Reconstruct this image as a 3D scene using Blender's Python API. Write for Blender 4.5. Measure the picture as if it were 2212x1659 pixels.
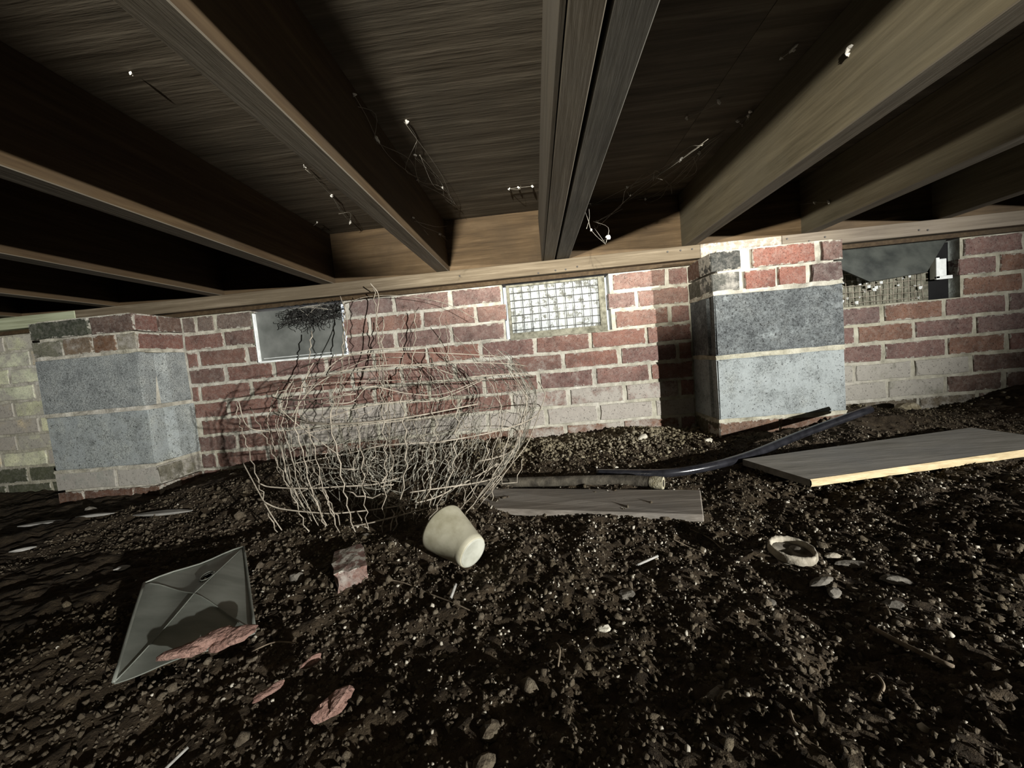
import bpy, bmesh, math, random
import numpy as np
from mathutils import Vector, Matrix, Euler

# ------------------------------------------------------------------ scene, camera, light
for o in list(bpy.data.objects):
    bpy.data.objects.remove(o)
SC = bpy.context.scene
COL = SC.collection
F_PX, IW, IH = 850.0, 2212.0, 1659.0
CAMZ = 0.36                       # camera above the soil
def rotm(y, p, r):
    cy, sy, cp, sp, cr, sr = math.cos(y), math.sin(y), math.cos(p), math.sin(p), math.cos(r), math.sin(r)
    B = np.array([[1, 0, 0], [0, 0, -1], [0, 1, 0]], float)
    Ry = np.array([[cy, 0, sy], [0, 1, 0], [-sy, 0, cy]])
    Rp = np.array([[1, 0, 0], [0, cp, -sp], [0, sp, cp]])
    Rr = np.array([[cr, -sr, 0], [sr, cr, 0], [0, 0, 1]])
    return Rr @ Rp @ Ry @ B
RM = rotm(0.0652, 0.0688, -0.0902)
cam = bpy.data.cameras.new('camera')
cam.sensor_fit = 'HORIZONTAL'; cam.sensor_width = 36.0
cam.lens = 36.0 * F_PX / IW; cam.clip_start = 0.01; cam.clip_end = 60
co = bpy.data.objects.new('camera', cam); COL.objects.link(co)
m = Matrix(((RM[0][0], -RM[1][0], -RM[2][0], 0), (RM[0][1], -RM[1][1], -RM[2][1], 0),
            (RM[0][2], -RM[1][2], -RM[2][2], CAMZ), (0, 0, 0, 1)))
co.matrix_world = m
SC.camera = co
SC.view_settings.view_transform = 'Standard'; SC.view_settings.look = 'None'
SC.view_settings.gamma = 1.0; SC.view_settings.exposure = 0.0
SC.view_settings.use_curve_mapping = False
world = bpy.data.worlds.new('world'); SC.world = world; world.use_nodes = True
world.node_tree.nodes['Background'].inputs[0].default_value = (0.80, 0.90, 1.0, 1)
world.node_tree.nodes['Background'].inputs[1].default_value = 1.6

def spot(name, loc, target, watts, color, angle, blend, radius):
    l = bpy.data.lights.new(name, 'SPOT'); l.energy = watts; l.color = color
    l.spot_size = math.radians(angle); l.spot_blend = blend; l.shadow_soft_size = radius
    o = bpy.data.objects.new(name, l); COL.objects.link(o); o.location = loc
    o.rotation_euler = (Vector(target) - Vector(loc)).to_track_quat('-Z', 'Y').to_euler()
    return o
# work lamp held low, behind and to the right of the camera: casts the long shadows to the left
spot('work_lamp', (2.95, -2.21, 0.52), (-0.33, 1.51, 1.18), 1850, (1.0, 0.995, 0.96), 54, 1.0, 0.025)
# hand torch behind the camera, pointed up under the joists
spot('hand_torch', (-0.33, -2.20, 0.56), (0.28, 1.50, 1.65), 1150, (1.0, 0.96, 0.86), 40, 0.4, 0.02)

# ------------------------------------------------------------------ pixel helpers
D = 1.4783
def ray(u, v):
    return np.array([(u - IW / 2) / F_PX, (v - IH / 2) / F_PX, 1.0]) @ RM
def onY(u, v, Y=D):
    d = ray(u, v); d = d * Y / d[1]; return Vector((d[0], d[1], d[2] + CAMZ))
def onZ(u, v, z=0.0):
    d = ray(u, v); t = (z - CAMZ) / d[2]; return Vector((d[0] * t, d[1] * t, z))
def proj(X, Y, Z):
    c = RM @ np.array([X, Y, Z - CAMZ]); return (IW / 2 + F_PX * c[0] / c[2], IH / 2 + F_PX * c[1] / c[2])

# soil surface: low in the foreground, banked up against the wall
AX = np.array([-9, -2.2, -1.75, -1.36, -1.05, 0, .31, .45, .56, .95, 1.37, 1.68, 9])
AZ = np.array([-.02, -.02, -.02, .0, .040, .045, .048, .036, .030, .078, .062, .100, .10])
def ghat(x, y):
    x = np.asarray(x, float); y = np.asarray(y, float)
    t = np.clip((y - 0.85) / 0.50, 0, 1); t = t * t * (3 - 2 * t)
    return np.interp(x, AX, AZ) * t
def onG(u, v, lift=0.0):
    z = 0.0
    for _ in range(8):
        p = onZ(u, v, z); z = float(ghat(p.x, p.y)) + lift
    return onZ(u, v, z)

# ------------------------------------------------------------------ noise in numpy
rs = np.random.RandomState(7)
TBL = rs.rand(256, 256)
def vnoise(x, y):
    xi = np.floor(x).astype(int); yi = np.floor(y).astype(int)
    fx = x - xi; fy = y - yi
    fx = fx * fx * (3 - 2 * fx); fy = fy * fy * (3 - 2 * fy)
    a = TBL[xi % 256, yi % 256]; b = TBL[(xi + 1) % 256, yi % 256]
    c = TBL[xi % 256, (yi + 1) % 256]; d = TBL[(xi + 1) % 256, (yi + 1) % 256]
    return (a * (1 - fx) + b * fx) * (1 - fy) + (c * (1 - fx) + d * fx) * fy - 0.5
def soil_z(x, y):
    z = ghat(x, y)
    z = z + .030 * vnoise(x * 2.3 + 3, y * 2.3 + 9) + .022 * vnoise(x * 6 + 13, y * 6)
    z = z + .012 * vnoise(x * 15, y * 15 + 40)
    z = z + .008 * vnoise(x * 38 + 7, y * 38) + .0065 * vnoise(x * 80, y * 80 + 5) + .005 * vnoise(x * 160, y * 160)
    return z

# ------------------------------------------------------------------ material helpers
def new_mat(name):
    mt = bpy.data.materials.new(name); mt.use_nodes = True
    nt = mt.node_tree; b = nt.nodes['Principled BSDF']
    return mt, nt, b
def N(nt, t, **kw):
    n = nt.nodes.new(t)
    for k, v in kw.items():
        setattr(n, k, v)
    return n
def ramp(nt, src, stops, interp='LINEAR'):
    r = N(nt, 'ShaderNodeValToRGB'); r.color_ramp.interpolation = interp
    e = r.color_ramp.elements
    while len(e) < len(stops):
        e.new(0.5)
    for el, (p, c) in zip(e, stops):
        el.position = p; el.color = c if len(c) == 4 else (*c, 1)
    nt.links.new(src, r.inputs[0]); return r.outputs[0]
def mix(nt, fac, a, b, mode='MIX'):
    n = N(nt, 'ShaderNodeMix', data_type='RGBA', blend_type=mode)
    for s, i in ((fac, 0), (a, 6), (b, 7)):
        if isinstance(s, (int, float)): n.inputs[i].default_value = s
        elif isinstance(s, tuple): n.inputs[i].default_value = (*s[:3], 1)
        else: nt.links.new(s, n.inputs[i])
    return n.outputs[2]
def math_(nt, op, a, b=None, clamp=False):
    n = N(nt, 'ShaderNodeMath', operation=op, use_clamp=clamp)
    for s, i in ((a, 0), (b, 1)):
        if s is None: continue
        if isinstance(s, (int, float)): n.inputs[i].default_value = s
        else: nt.links.new(s, n.inputs[i])
    return n.outputs[0]
def noise(nt, vec, scale, detail=4, rough=.55):
    n = N(nt, 'ShaderNodeTexNoise'); n.inputs['Scale'].default_value = scale
    n.inputs['Detail'].default_value = detail; n.inputs['Roughness'].default_value = rough
    if vec is not None: nt.links.new(vec, n.inputs['Vector'])
    return n.outputs['Fac']
def coords(nt, scale=(1, 1, 1), rnd=True, kind='Object'):
    tc = N(nt, 'ShaderNodeTexCoord'); mp = N(nt, 'ShaderNodeMapping')
    mp.inputs['Scale'].default_value = scale
    nt.links.new(tc.outputs[kind], mp.inputs['Vector'])
    if rnd:
        oi = N(nt, 'ShaderNodeObjectInfo'); ml = N(nt, 'ShaderNodeMath', operation='MULTIPLY')
        nt.links.new(oi.outputs['Random'], ml.inputs[0]); ml.inputs[1].default_value = 37.0
        nt.links.new(ml.outputs[0], mp.inputs['Location'])
    return mp.outputs[0]
def bump(nt, b, h, strength, dist):
    n = N(nt, 'ShaderNodeBump'); n.inputs['Strength'].default_value = strength; n.inputs['Distance'].default_value = dist
    nt.links.new(h, n.inputs['Height']); nt.links.new(n.outputs[0], b.inputs['Normal'])
def setc(nt, b, c):
    if isinstance(c, tuple): b.inputs['Base Color'].default_value = (*c[:3], 1)
    else: nt.links.new(c, b.inputs['Base Color'])

M = {}
def m_simple(key, c1, c2, scale=30, rough=.85, bs=.4, bd=.002, metal=0.0, stops=(.35, .65), stretch=(1, 1, 1), spec=.3, detail=6):
    mt, nt, b = new_mat(key); v = coords(nt, stretch)
    n = noise(nt, v, scale, detail)
    setc(nt, b, ramp(nt, n, [(stops[0], c1), (stops[1], c2)]))
    b.inputs['Roughness'].default_value = rough; b.inputs['Metallic'].default_value = metal
    b.inputs['Specular IOR Level'].default_value = spec
    if bs: bump(nt, b, noise(nt, v, scale * 2.5, 5), bs, bd)
    M[key] = mt; return mt

def m_masonry(key, white, pits, scale, mort, effscale, grain, dust, smear=False):
    """object colour = own colour of the piece, object alpha = how much white efflorescence it carries"""
    mt, nt, b = new_mat(key); v = coords(nt)
    oi = N(nt, 'ShaderNodeObjectInfo')
    n1 = noise(nt, v, scale, 6, .6)
    base = mix(nt, 1.0, oi.outputs['Color'], ramp(nt, n1, [(.30, (.62, .62, .62)), (.5, (1, 1, 1)), (.75, (1.3, 1.27, 1.22))]), 'MULTIPLY')
    ng = noise(nt, v, 330, 3, .65)
    base = mix(nt, 1.0, base, ramp(nt, ng, [(.36, (1 - grain,) * 3), (.5, (1, 1, 1)), (.66, (1 + grain,) * 3)]), 'MULTIPLY')
    nd = noise(nt, v, 75, 7, .72)
    base = mix(nt, math_(nt, 'MULTIPLY', ramp(nt, nd, [(.45, (0, 0, 0)), (.68, (1, 1, 1))]), dust), base, white)
    n2 = noise(nt, v, effscale, 9, .74)
    thr = math_(nt, 'SUBTRACT', 0.78, math_(nt, 'MULTIPLY', oi.outputs['Alpha'], 0.58))
    eff = math_(nt, 'MULTIPLY', math_(nt, 'SUBTRACT', n2, thr), 6.5, clamp=True)
    n3 = noise(nt, v, scale * 3.0, 4, .6)
    wc = mix(nt, n3, tuple(c * .68 for c in white), white)
    col = mix(nt, math_(nt, 'MULTIPLY', eff, .88), base, wc)
    sp = noise(nt, v, pits, 3, .7)
    pit = math_(nt, 'MULTIPLY', math_(nt, 'SUBTRACT', .39, sp), 9.0, clamp=True)
    col = mix(nt, math_(nt, 'MULTIPLY', pit, mort), col, (.03, .028, .025))
    if smear:                                       # mortar smeared raggedly over the arrises
        tg = N(nt, 'ShaderNodeTexCoord'); sx = N(nt, 'ShaderNodeSeparateXYZ'); nt.links.new(tg.outputs['Generated'], sx.inputs[0])
        def edge(o, size):
            return math_(nt, 'MULTIPLY', math_(nt, 'MINIMUM', o, math_(nt, 'SUBTRACT', 1.0, o)), size)
        d = math_(nt, 'MINIMUM', edge(sx.outputs[0], .19), edge(sx.outputs[2], .056))
        nm_ = noise(nt, v, 55, 6, .7)
        thr2 = math_(nt, 'SUBTRACT', math_(nt, 'MULTIPLY', nm_, .034), .0145)
        sm_ = math_(nt, 'MULTIPLY', math_(nt, 'SUBTRACT', thr2, d), 700.0, clamp=True)
        col = mix(nt, math_(nt, 'MULTIPLY', sm_, .85), col, mix(nt, n3, (.30, .28, .23), (.50, .475, .41)))
    setc(nt, b, col); b.inputs['Roughness'].default_value = .92; b.inputs['Specular IOR Level'].default_value = .2
    h = math_(nt, 'SUBTRACT', math_(nt, 'MULTIPLY', n1, .6), math_(nt, 'MULTIPLY', pit, .8))
    bump(nt, b, math_(nt, 'ADD', h, math_(nt, 'ADD', math_(nt, 'MULTIPLY', n3, .4), math_(nt, 'MULTIPLY', ng, .25))), .8, .0035)
    M[key] = mt
m_masonry('brick', (.43, .40, .35), 170, 16, .5, 11, .22, .20, True)
m_masonry('block', (.36, .39, .385), 150, 20, .85, 14, .55, .22)

def m_mortar():
    mt, nt, b = new_mat('mortar'); v = coords(nt, rnd=False)
    n = noise(nt, v, 25, 7, .6); n2 = noise(nt, v, 90, 4, .6); big = noise(nt, v, 2.2, 3)
    c = ramp(nt, n, [(.28, (.22, .205, .17)), (.5, (.42, .395, .335)), (.72, (.58, .555, .49))])
    c = mix(nt, ramp(nt, big, [(.4, (0, 0, 0)), (.65, (1, 1, 1))]), c, mix(nt, 1.0, c, (.86, .86, .76), 'MULTIPLY'))
    setc(nt, b, c); b.inputs['Roughness'].default_value = .95; b.inputs['Specular IOR Level'].default_value = .15
    bump(nt, b, math_(nt, 'ADD', n, math_(nt, 'MULTIPLY', n2, .5)), 1.0, .005)
    M['mortar'] = mt
m_mortar()

def m_wood(key, dark, mid, light, grain=(1.5, 30, 30), rough=.8, blot=None, contrast=(.32, .5, .68)):
    """grain runs along local X unless the stretch says otherwise"""
    mt, nt, b = new_mat(key); v = coords(nt, grain); v0 = coords(nt)
    g = noise(nt, v, 2.2, 7, .6); g2 = noise(nt, v, 9, 4, .6)
    s = math_(nt, 'ADD', math_(nt, 'MULTIPLY', g, .72), math_(nt, 'MULTIPLY', g2, .28))
    c = ramp(nt, s, [(contrast[0], dark), (contrast[1], mid), (contrast[2], light)])
    n = noise(nt, v0, 4.5, 6, .62)
    if blot:
        c = mix(nt, ramp(nt, n, [(.45, (0, 0, 0)), (.68, (1, 1, 1))]), c, mix(nt, .72, c, blot))
    setc(nt, b, c); b.inputs['Roughness'].default_value = rough; b.inputs['Specular IOR Level'].default_value = .25
    bump(nt, b, s, .6, .003)
    M[key] = mt
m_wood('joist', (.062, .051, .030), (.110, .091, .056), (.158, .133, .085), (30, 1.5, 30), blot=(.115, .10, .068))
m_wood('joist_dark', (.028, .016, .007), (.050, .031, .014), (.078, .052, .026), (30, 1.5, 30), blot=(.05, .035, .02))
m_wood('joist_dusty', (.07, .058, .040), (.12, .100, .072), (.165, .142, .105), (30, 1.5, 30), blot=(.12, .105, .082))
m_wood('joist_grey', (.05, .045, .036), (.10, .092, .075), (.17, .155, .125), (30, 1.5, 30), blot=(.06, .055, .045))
m_wood('rim', (.030, .018, .008), (.078, .050, .024), (.118, .080, .044), (1.5, 30, 30), blot=(.045, .03, .016))
m_wood('sill', (.075, .055, .033), (.125, .097, .063), (.19, .153, .105), (1.3, 22, 34), blot=(.105, .082, .052), contrast=(.35, .5, .62))
m_wood('sill_grey', (.085, .067, .048), (.15, .122, .092), (.22, .187, .145), (1.3, 22, 34), blot=(.17, .14, .10))
m_wood('sill_lit', (.22, .23, .14), (.36, .38, .25), (.48, .51, .36), (1.3, 22, 34), blot=(.34, .37, .24))  # left-end sill length: pale greenish light painted into the wood colour
m_wood('plywood', (.052, .041, .027), (.092, .075, .053), (.138, .116, .085), (1.1, 16, 16), blot=(.066, .058, .044), contrast=(.36, .5, .62))
m_wood('old_plank', (.11, .095, .075), (.20, .175, .145), (.30, .27, .23), (2.0, 26, 26), blot=(.16, .15, .135))
m_wood('board_face', (.16, .15, .125), (.24, .225, .195), (.32, .30, .265), (2.5, 20, 20), blot=(.21, .205, .195))
m_wood('board_edge', (.40, .30, .16), (.58, .46, .27), (.70, .59, .38), (2.0, 60, 60))
m_wood('sliver', (.20, .19, .17), (.32, .31, .28), (.45, .43, .40), (3, 30, 30))

def m_frost():
    # sill length over the pier: grey wood carrying a white salty bloom
    mt, nt, b = new_mat('sill_frost'); v = coords(nt, (1.3, 22, 34)); v0 = coords(nt)
    g = noise(nt, v, 2.2, 7, .6)
    c = ramp(nt, g, [(.33, (.17, .14, .10)), (.5, (.27, .225, .17)), (.66, (.38, .33, .26))])
    n = noise(nt, v0, 55, 6, .75)
    c = mix(nt, ramp(nt, n, [(.46, (0, 0, 0)), (.56, (1, 1, 1))]), c, (.34, .325, .30))
    setc(nt, b, c); b.inputs['Roughness'].default_value = .75
    bump(nt, b, n, .9, .004); M['sill_frost'] = mt
m_frost()

def m_soil(key, cs, scale=45, rough=.95):
    mt, nt, b = new_mat(key); v = coords(nt, rnd=False)
    n = noise(nt, v, scale, 8, .68); n2 = noise(nt, v, scale * 5, 4, .7); big = noise(nt, v, 3.0, 4)
    c = ramp(nt, n, [(.30, cs[0]), (.5, cs[1]), (.72, cs[2])])
    c = mix(nt, ramp(nt, big, [(.4, (0, 0, 0)), (.62, (1, 1, 1))]), c, mix(nt, 1.0, c, (.72, .70, .62), 'MULTIPLY'))
    c = mix(nt, ramp(nt, n2, [(.66, (0, 0, 0)), (.76, (1, 1, 1))]), c, (.20, .17, .12))
    setc(nt, b, c); b.inputs['Roughness'].default_value = rough; b.inputs['Specular IOR Level'].default_value = .2
    bump(nt, b, math_(nt, 'ADD', n, math_(nt, 'MULTIPLY', n2, .6)), 1.0, .006)
    M[key] = mt
m_soil('soil', [(.022, .015, .009), (.05, .036, .022), (.11, .082, .052)])
m_soil('clod', [(.055, .042, .028), (.125, .10, .07), (.26, .22, .16)], 60)
m_soil('rubble', [(.14, .12, .08), (.28, .24, .165), (.50, .45, .34)], 60)

m_simple('grit', (.24, .215, .165), (.52, .48, .40), 60, .8, .3, .001)
m_simple('cup', (.27, .25, .17), (.42, .395, .295), 26, .55, .25, .001, stops=(.35, .6))
m_simple('cup_base', (.34, .34, .28), (.47, .47, .40), 30, .5, .2, .001)
m_simple('sheet_metal', (.15, .16, .135), (.24, .25, .215), 9, .5, .2, .001, metal=.1, stretch=(1, 3, 1), spec=.5)
m_simple('wire', (.22, .19, .145), (.45, .395, .315), 60, .6, 0, metal=.15)
m_simple('wire_dark', (.16, .15, .12), (.34, .32, .26), 60, .6, 0, metal=.2)
m_simple('black_pipe', (.010, .010, .012), (.022, .022, .026), 40, .18, .15, .001, spec=.6)
m_simple('rusty_pipe', (.03, .025, .018), (.095, .082, .06), 45, .8, .8, .003)
m_simple('pipe_scale', (.24, .21, .13), (.48, .44, .32), 90, .9, .9, .003)
m_simple('void', (.004, .004, .004), (.008, .008, .008), 20, .9, 0)
m_simple('pink_wool', (.18, .10, .078), (.33, .205, .163), 70, .95, 1.0, .006)
m_simple('stone', (.085, .075, .06), (.19, .172, .142), 45, .85, .7, .003)
m_simple('pale_stone', (.42, .39, .31), (.64, .60, .50), 45, .85, .6, .003)
m_simple('lid_rim', (.24, .21, .16), (.48, .43, .34), 60, .8, .7, .002)
m_simple('lid_plate', (.08, .07, .055), (.18, .155, .12), 50, .8, .6, .002)
m_simple('vent_frame', (.09, .085, .06), (.24, .23, .175), 55, .85, .8, .003)
m_simple('vent_bar', (.07, .07, .065), (.15, .15, .14), 60, .6, .3, .001, metal=.3)
m_simple('grey_panel', (.10, .105, .095), (.17, .175, .16), 14, .5, .2, .001, spec=.4)
m_simple('dark_flap', (.025, .028, .025), (.065, .07, .06), 18, .6, .3, .001)
m_simple('white_trim', (.62, .64, .62), (.82, .84, .82), 50, .5, .2, .001)
m_simple('root', (.012, .011, .010), (.035, .032, .028), 60, .7, 0)
m_simple('twig', (.10, .075, .05), (.25, .20, .14), 60, .85, .3, .001)
m_simple('cobweb', (.62, .60, .55), (.82, .80, .75), 40, .9, 0)
m_simple('cobweb_faint', (.24, .22, .18), (.40, .37, .31), 40, .9, 0)
m_simple('nail', (.02, .018, .016), (.05, .045, .04), 60, .5, 0, metal=.6)
m_simple('enclosure', (.05, .04, .03), (.09, .075, .06), 6, .95, 0)

def m_ventback():
    mt, nt, b = new_mat('vent_back'); v = coords(nt)
    n = noise(nt, v, 42, 6, .75); n2 = noise(nt, v, 8, 4, .6)
    c = mix(nt, ramp(nt, n, [(.41, (1, 1, 1)), (.50, (0, 0, 0))]), (.36, .385, .385), (.07, .07, .055))
    c = mix(nt, ramp(nt, n2, [(.50, (0, 0, 0)), (.72, (1, 1, 1))]), c, mix(nt, .6, c, (.42, .43, .36)))
    setc(nt, b, c); b.inputs['Roughness'].default_value = .6; M['vent_back'] = mt
m_ventback()

# ------------------------------------------------------------------ object helpers
def link(name, mesh, mat, parent=None, loc=(0, 0, 0), rot=(0, 0, 0), smooth=False):
    o = bpy.data.objects.new(name, mesh); COL.objects.link(o)
    if mat and not mesh.materials: mesh.materials.append(M[mat])
    o.location = loc; o.rotation_euler = rot
    if parent: o.parent = parent
    if smooth:
        mesh.polygons.foreach_set('use_smooth', [True] * len(mesh.polygons))
    return o
def pyd(name, v, f, mat, parent=None, loc=(0, 0, 0), rot=(0, 0, 0), smooth=False):
    me = bpy.data.meshes.new(name); me.from_pydata([tuple(p) for p in v], [], f); me.update()
    return link(name, me, mat, parent, loc, rot, smooth)
def bmo(name, bm, mat, parent=None, loc=(0, 0, 0), rot=(0, 0, 0), smooth=False):
    me = bpy.data.meshes.new(name); bm.normal_update(); bm.to_mesh(me); bm.free()
    return link(name, me, mat, parent, loc, rot, smooth)
def tag(o, label=None, cat=None, group=None, kind=None):
    if label: o['label'] = label
    if cat: o['category'] = cat
    if group: o['group'] = group
    if kind: o['kind'] = kind
    return o
def empty(name, loc, label, cat, group=None):
    o = bpy.data.objects.new(name, None); COL.objects.link(o); o.location = loc
    return tag(o, label, cat, group)
def box_v(x0, x1, y0, y1, z0, z1):
    v = [(x0, y0, z0), (x1, y0, z0), (x1, y1, z0), (x0, y1, z0), (x0, y0, z1), (x1, y0, z1), (x1, y1, z1), (x0, y1, z1)]
    f = [(0, 3, 2, 1), (4, 5, 6, 7), (0, 1, 5, 4), (1, 2, 6, 5), (2, 3, 7, 6), (3, 0, 4, 7)]
    return v, f
def boxes(name, lst, mat, parent=None, loc=(0, 0, 0), rot=(0, 0, 0), bev=0.0):
    V, Fc = [], []
    for b in lst:
        v, f = box_v(*b); n = len(V); V += v; Fc += [tuple(i + n for i in q) for q in f]
    if not bev: return pyd(name, V, Fc, mat, parent, loc, rot)
    bm = bmesh.new(); vs = [bm.verts.new(p) for p in V]
    for q in Fc: bm.faces.new([vs[i] for i in q])
    bmesh.ops.bevel(bm, geom=bm.edges[:], offset=bev, segments=1, affect='EDGES')
    return bmo(name, bm, mat, parent, loc, rot)
def tube_vf(pts, r, n=5, cap=True, radii=None):
    pts = [Vector(p) for p in pts]; V, Fc = [], []
    up = Vector((.31, .17, .93)); prev = None
    for i, p in enumerate(pts):
        t = (pts[min(i + 1, len(pts) - 1)] - pts[max(i - 1, 0)])
        if t.length < 1e-9: t = Vector((0, 0, 1))
        t.normalize()
        a = t.cross(up if prev is None else prev)
        if prev is None:
            a = t.cross(up) if abs(t.dot(up)) < .95 else t.cross(Vector((1, 0, 0)))
            a.normalize(); bb = t.cross(a)
        else:
            bb = t.cross(prev); bb = bb if bb.length > 1e-6 else t.cross(up)
            bb.normalize(); a = bb.cross(t)
        prev = a
        rr = radii[i] if radii else r
        for k in range(n):
            w = 2 * math.pi * k / n
            V.append(p + a * math.cos(w) * rr + bb * math.sin(w) * rr)
    for i in range(len(pts) - 1):
        for k in range(n):
            k2 = (k + 1) % n
            Fc.append((i * n + k, i * n + k2, (i + 1) * n + k2, (i + 1) * n + k))
    if cap:
        Fc.append(tuple(range(n))[::-1]); Fc.append(tuple((len(pts) - 1) * n + k for k in range(n)))
    return V, Fc
def tubes(name, plist, r, mat, parent=None, n=5, smooth=True, loc=(0, 0, 0)):
    V, Fc = [], []
    for p in plist:
        v, f = tube_vf(p, r, n); k = len(V); V += v; Fc += [tuple(i + k for i in q) for q in f]
    return pyd(name, V, Fc, mat, parent, loc, smooth=smooth)
def spline(pts, k=8):
    pts = [Vector(p) for p in pts]; out = []
    P = [pts[0] * 2 - pts[1]] + pts + [pts[-1] * 2 - pts[-2]]
    for i in range(1, len(P) - 2):
        for j in range(k):
            t = j / k
            out.append(.5 * ((2 * P[i]) + (P[i + 1] - P[i - 1]) * t + (2 * P[i - 1] - 5 * P[i] + 4 * P[i + 1] - P[i + 2]) * t * t
                             + (3 * P[i] - P[i - 1] - 3 * P[i + 1] + P[i + 2]) * t ** 3))
    out.append(pts[-1]); return out
def lump(name, sx, sy, sz, seed, mat, parent=None, loc=(0, 0, 0), rot=(0, 0, 0), sub=2, amp=.25, flat=True):
    rr = random.Random(seed); bm = bmesh.new()
    bmesh.ops.create_icosphere(bm, subdivisions=sub, radius=1.0)
    dirs = [(Vector((rr.gauss(0, 1), rr.gauss(0, 1), rr.gauss(0, 1))).normalized(), rr.uniform(.4, 1) * amp, rr.uniform(2, 5), rr.uniform(0, 6)) for _ in range(7)]
    for v in bm.verts:
        k = 1 + sum(a * math.sin(d.dot(v.co) * w + ph) for d, a, w, ph in dirs) * .55 + rr.uniform(-1, 1) * amp * .25
        v.co = Vector((v.co.x * sx * k, v.co.y * sy * k, v.co.z * sz * k))
    return bmo(name, bm, mat, parent, loc, rot, smooth=not flat)
rnd = random.Random(11)

# ------------------------------------------------------------------ floor (soil)
def axis(segs):
    out = []
    for a, b, s in segs:
        out += list(np.arange(a, b, s))
    out.append(segs[-1][1]); return np.array(out)
xs = axis([(-4.0, -2.4, .12), (-2.4, -1.3, .012), (-1.3, -.8, .008), (-.8, .9, .0050), (.9, 1.9, .009), (1.9, 4.0, .12)])
ys = axis([(-3.0, .10, .12), (.10, 1.0, .0050), (1.0, 1.48, .0065), (1.48, 1.60, .06)])
GX, GY = np.meshgrid(xs, ys)
GZ = soil_z(GX, GY)
nx, ny = len(xs), len(ys)
vv = np.stack([GX.ravel(), GY.ravel(), GZ.ravel()], 1)
ii = (np.arange(ny - 1)[:, None] * nx + np.arange(nx - 1)[None, :]).ravel()
quads = np.stack([ii, ii + 1, ii + nx + 1, ii + nx], 1)
def np_mesh(name, verts, faces):
    k = faces.shape[1]; me = bpy.data.meshes.new(name)
    me.vertices.add(len(verts)); me.vertices.foreach_set('co', verts.astype(np.float32).ravel())
    me.loops.add(faces.size); me.loops.foreach_set('vertex_index', faces.astype(np.int32).ravel())
    me.polygons.add(len(faces)); me.polygons.foreach_set('loop_start', np.arange(0, faces.size, k, dtype=np.int32))
    me.update(calc_edges=True); return me
floor = link('floor', np_mesh('floor', vv, quads), 'soil')
tag(floor, 'dark brown bare soil floor of the crawl space', 'soil floor', kind='structure')

# loose crumbs lying on the soil: nobody could count them
def ico():
    bm = bmesh.new(); bmesh.ops.create_icosphere(bm, subdivisions=1, radius=1.0)
    v = np.array([p.co[:] for p in bm.verts]); bm.verts.index_update()
    f = np.array([[q.index for q in fc.verts] for fc in bm.faces]); bm.free(); return v, f
IV, IF = ico()
def crumbs(name, X, Y, S, mat, seed, parent):
    r = np.random.RandomState(seed); n = len(X)
    Z = soil_z(X, Y)
    v = IV[None] * (1 + .32 * r.randn(n, len(IV), 1).clip(-1.6, 1.6)) * S[:, None, None]
    v = v * (1 + .3 * r.randn(n, 1, 3).clip(-1.5, 1.5))
    a = r.rand(n) * 6.283; c, s = np.cos(a)[:, None], np.sin(a)[:, None]
    v = np.stack([v[..., 0] * c - v[..., 1] * s, v[..., 0] * s + v[..., 1] * c, v[..., 2]], 2)
    v += np.stack([X, Y, Z + S * .25], 1)[:, None, :]
    f = (IF[None] + (np.arange(n) * len(IV))[:, None, None]).reshape(-1, 3)
    o = link(name, np_mesh(name, v.reshape(-1, 3), f), mat, parent)
    o['kind'] = 'stuff'; return o
r = np.random.RandomState(3)
n = 60000
X = r.uniform(-1.25, 1.45, n); Y = .2 + 1.25 * r.rand(n) ** 1.25
keep = vnoise(X * 3 + 20, Y * 3) + .35 * vnoise(X * 9, Y * 9) > -.22
X, Y = X[keep], Y[keep]
crumbs('soil_crumbs', X, Y, np.exp(r.normal(math.log(.00165), .42, len(X))).clip(.0009, .006), 'clod', 5, floor)
n = 900
X = r.uniform(-1.0, 1.3, n); Y = r.uniform(.22, 1.42, n)
crumbs('soil_clods', X, Y, np.exp(r.normal(math.log(.0036), .4, n)).clip(.002, .010), 'clod', 6, floor)
n = 11000
X = np.concatenate([r.normal(.15, .22, n), r.uniform(-1.3, 1.6, 700)]); Y = np.concatenate([1.47 - np.abs(r.normal(0, .13, n)), 1.47 - np.abs(r.normal(0, .05, 700))])
k = (Y > 1.02) & (Y < 1.475); X, Y = X[k], Y[k]
crumbs('mortar_rubble', X, Y, np.exp(r.normal(math.log(.0023), .5, len(X))).clip(.0011, .010), 'rubble', 8, floor)

n = 3600
X = r.normal(.30, .42, n); Y = np.abs(r.normal(.72, .26, n)).clip(.22, 1.3)
crumbs('lit_grit', X, Y, np.exp(r.normal(math.log(.0015), .4, n)).clip(.0009, .004), 'grit', 9, floor)  # lit soil grains painted as pale crumbs, thickest mid-floor

# ------------------------------------------------------------------ masonry
JT = 0.2021 + CAMZ            # centre of the first bed joint below the sill
CP = 0.0677                   # course height
def ctop(k): return JT + CP * (2 - k)
def cmid(k): return JT + CP * (1.5 - k)
def solveX(u, k, Y=D):
    X = 0.0
    for _ in range(20):
        X += (u - proj(X, Y, cmid(k))[0]) / 560.0
    return X

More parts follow.
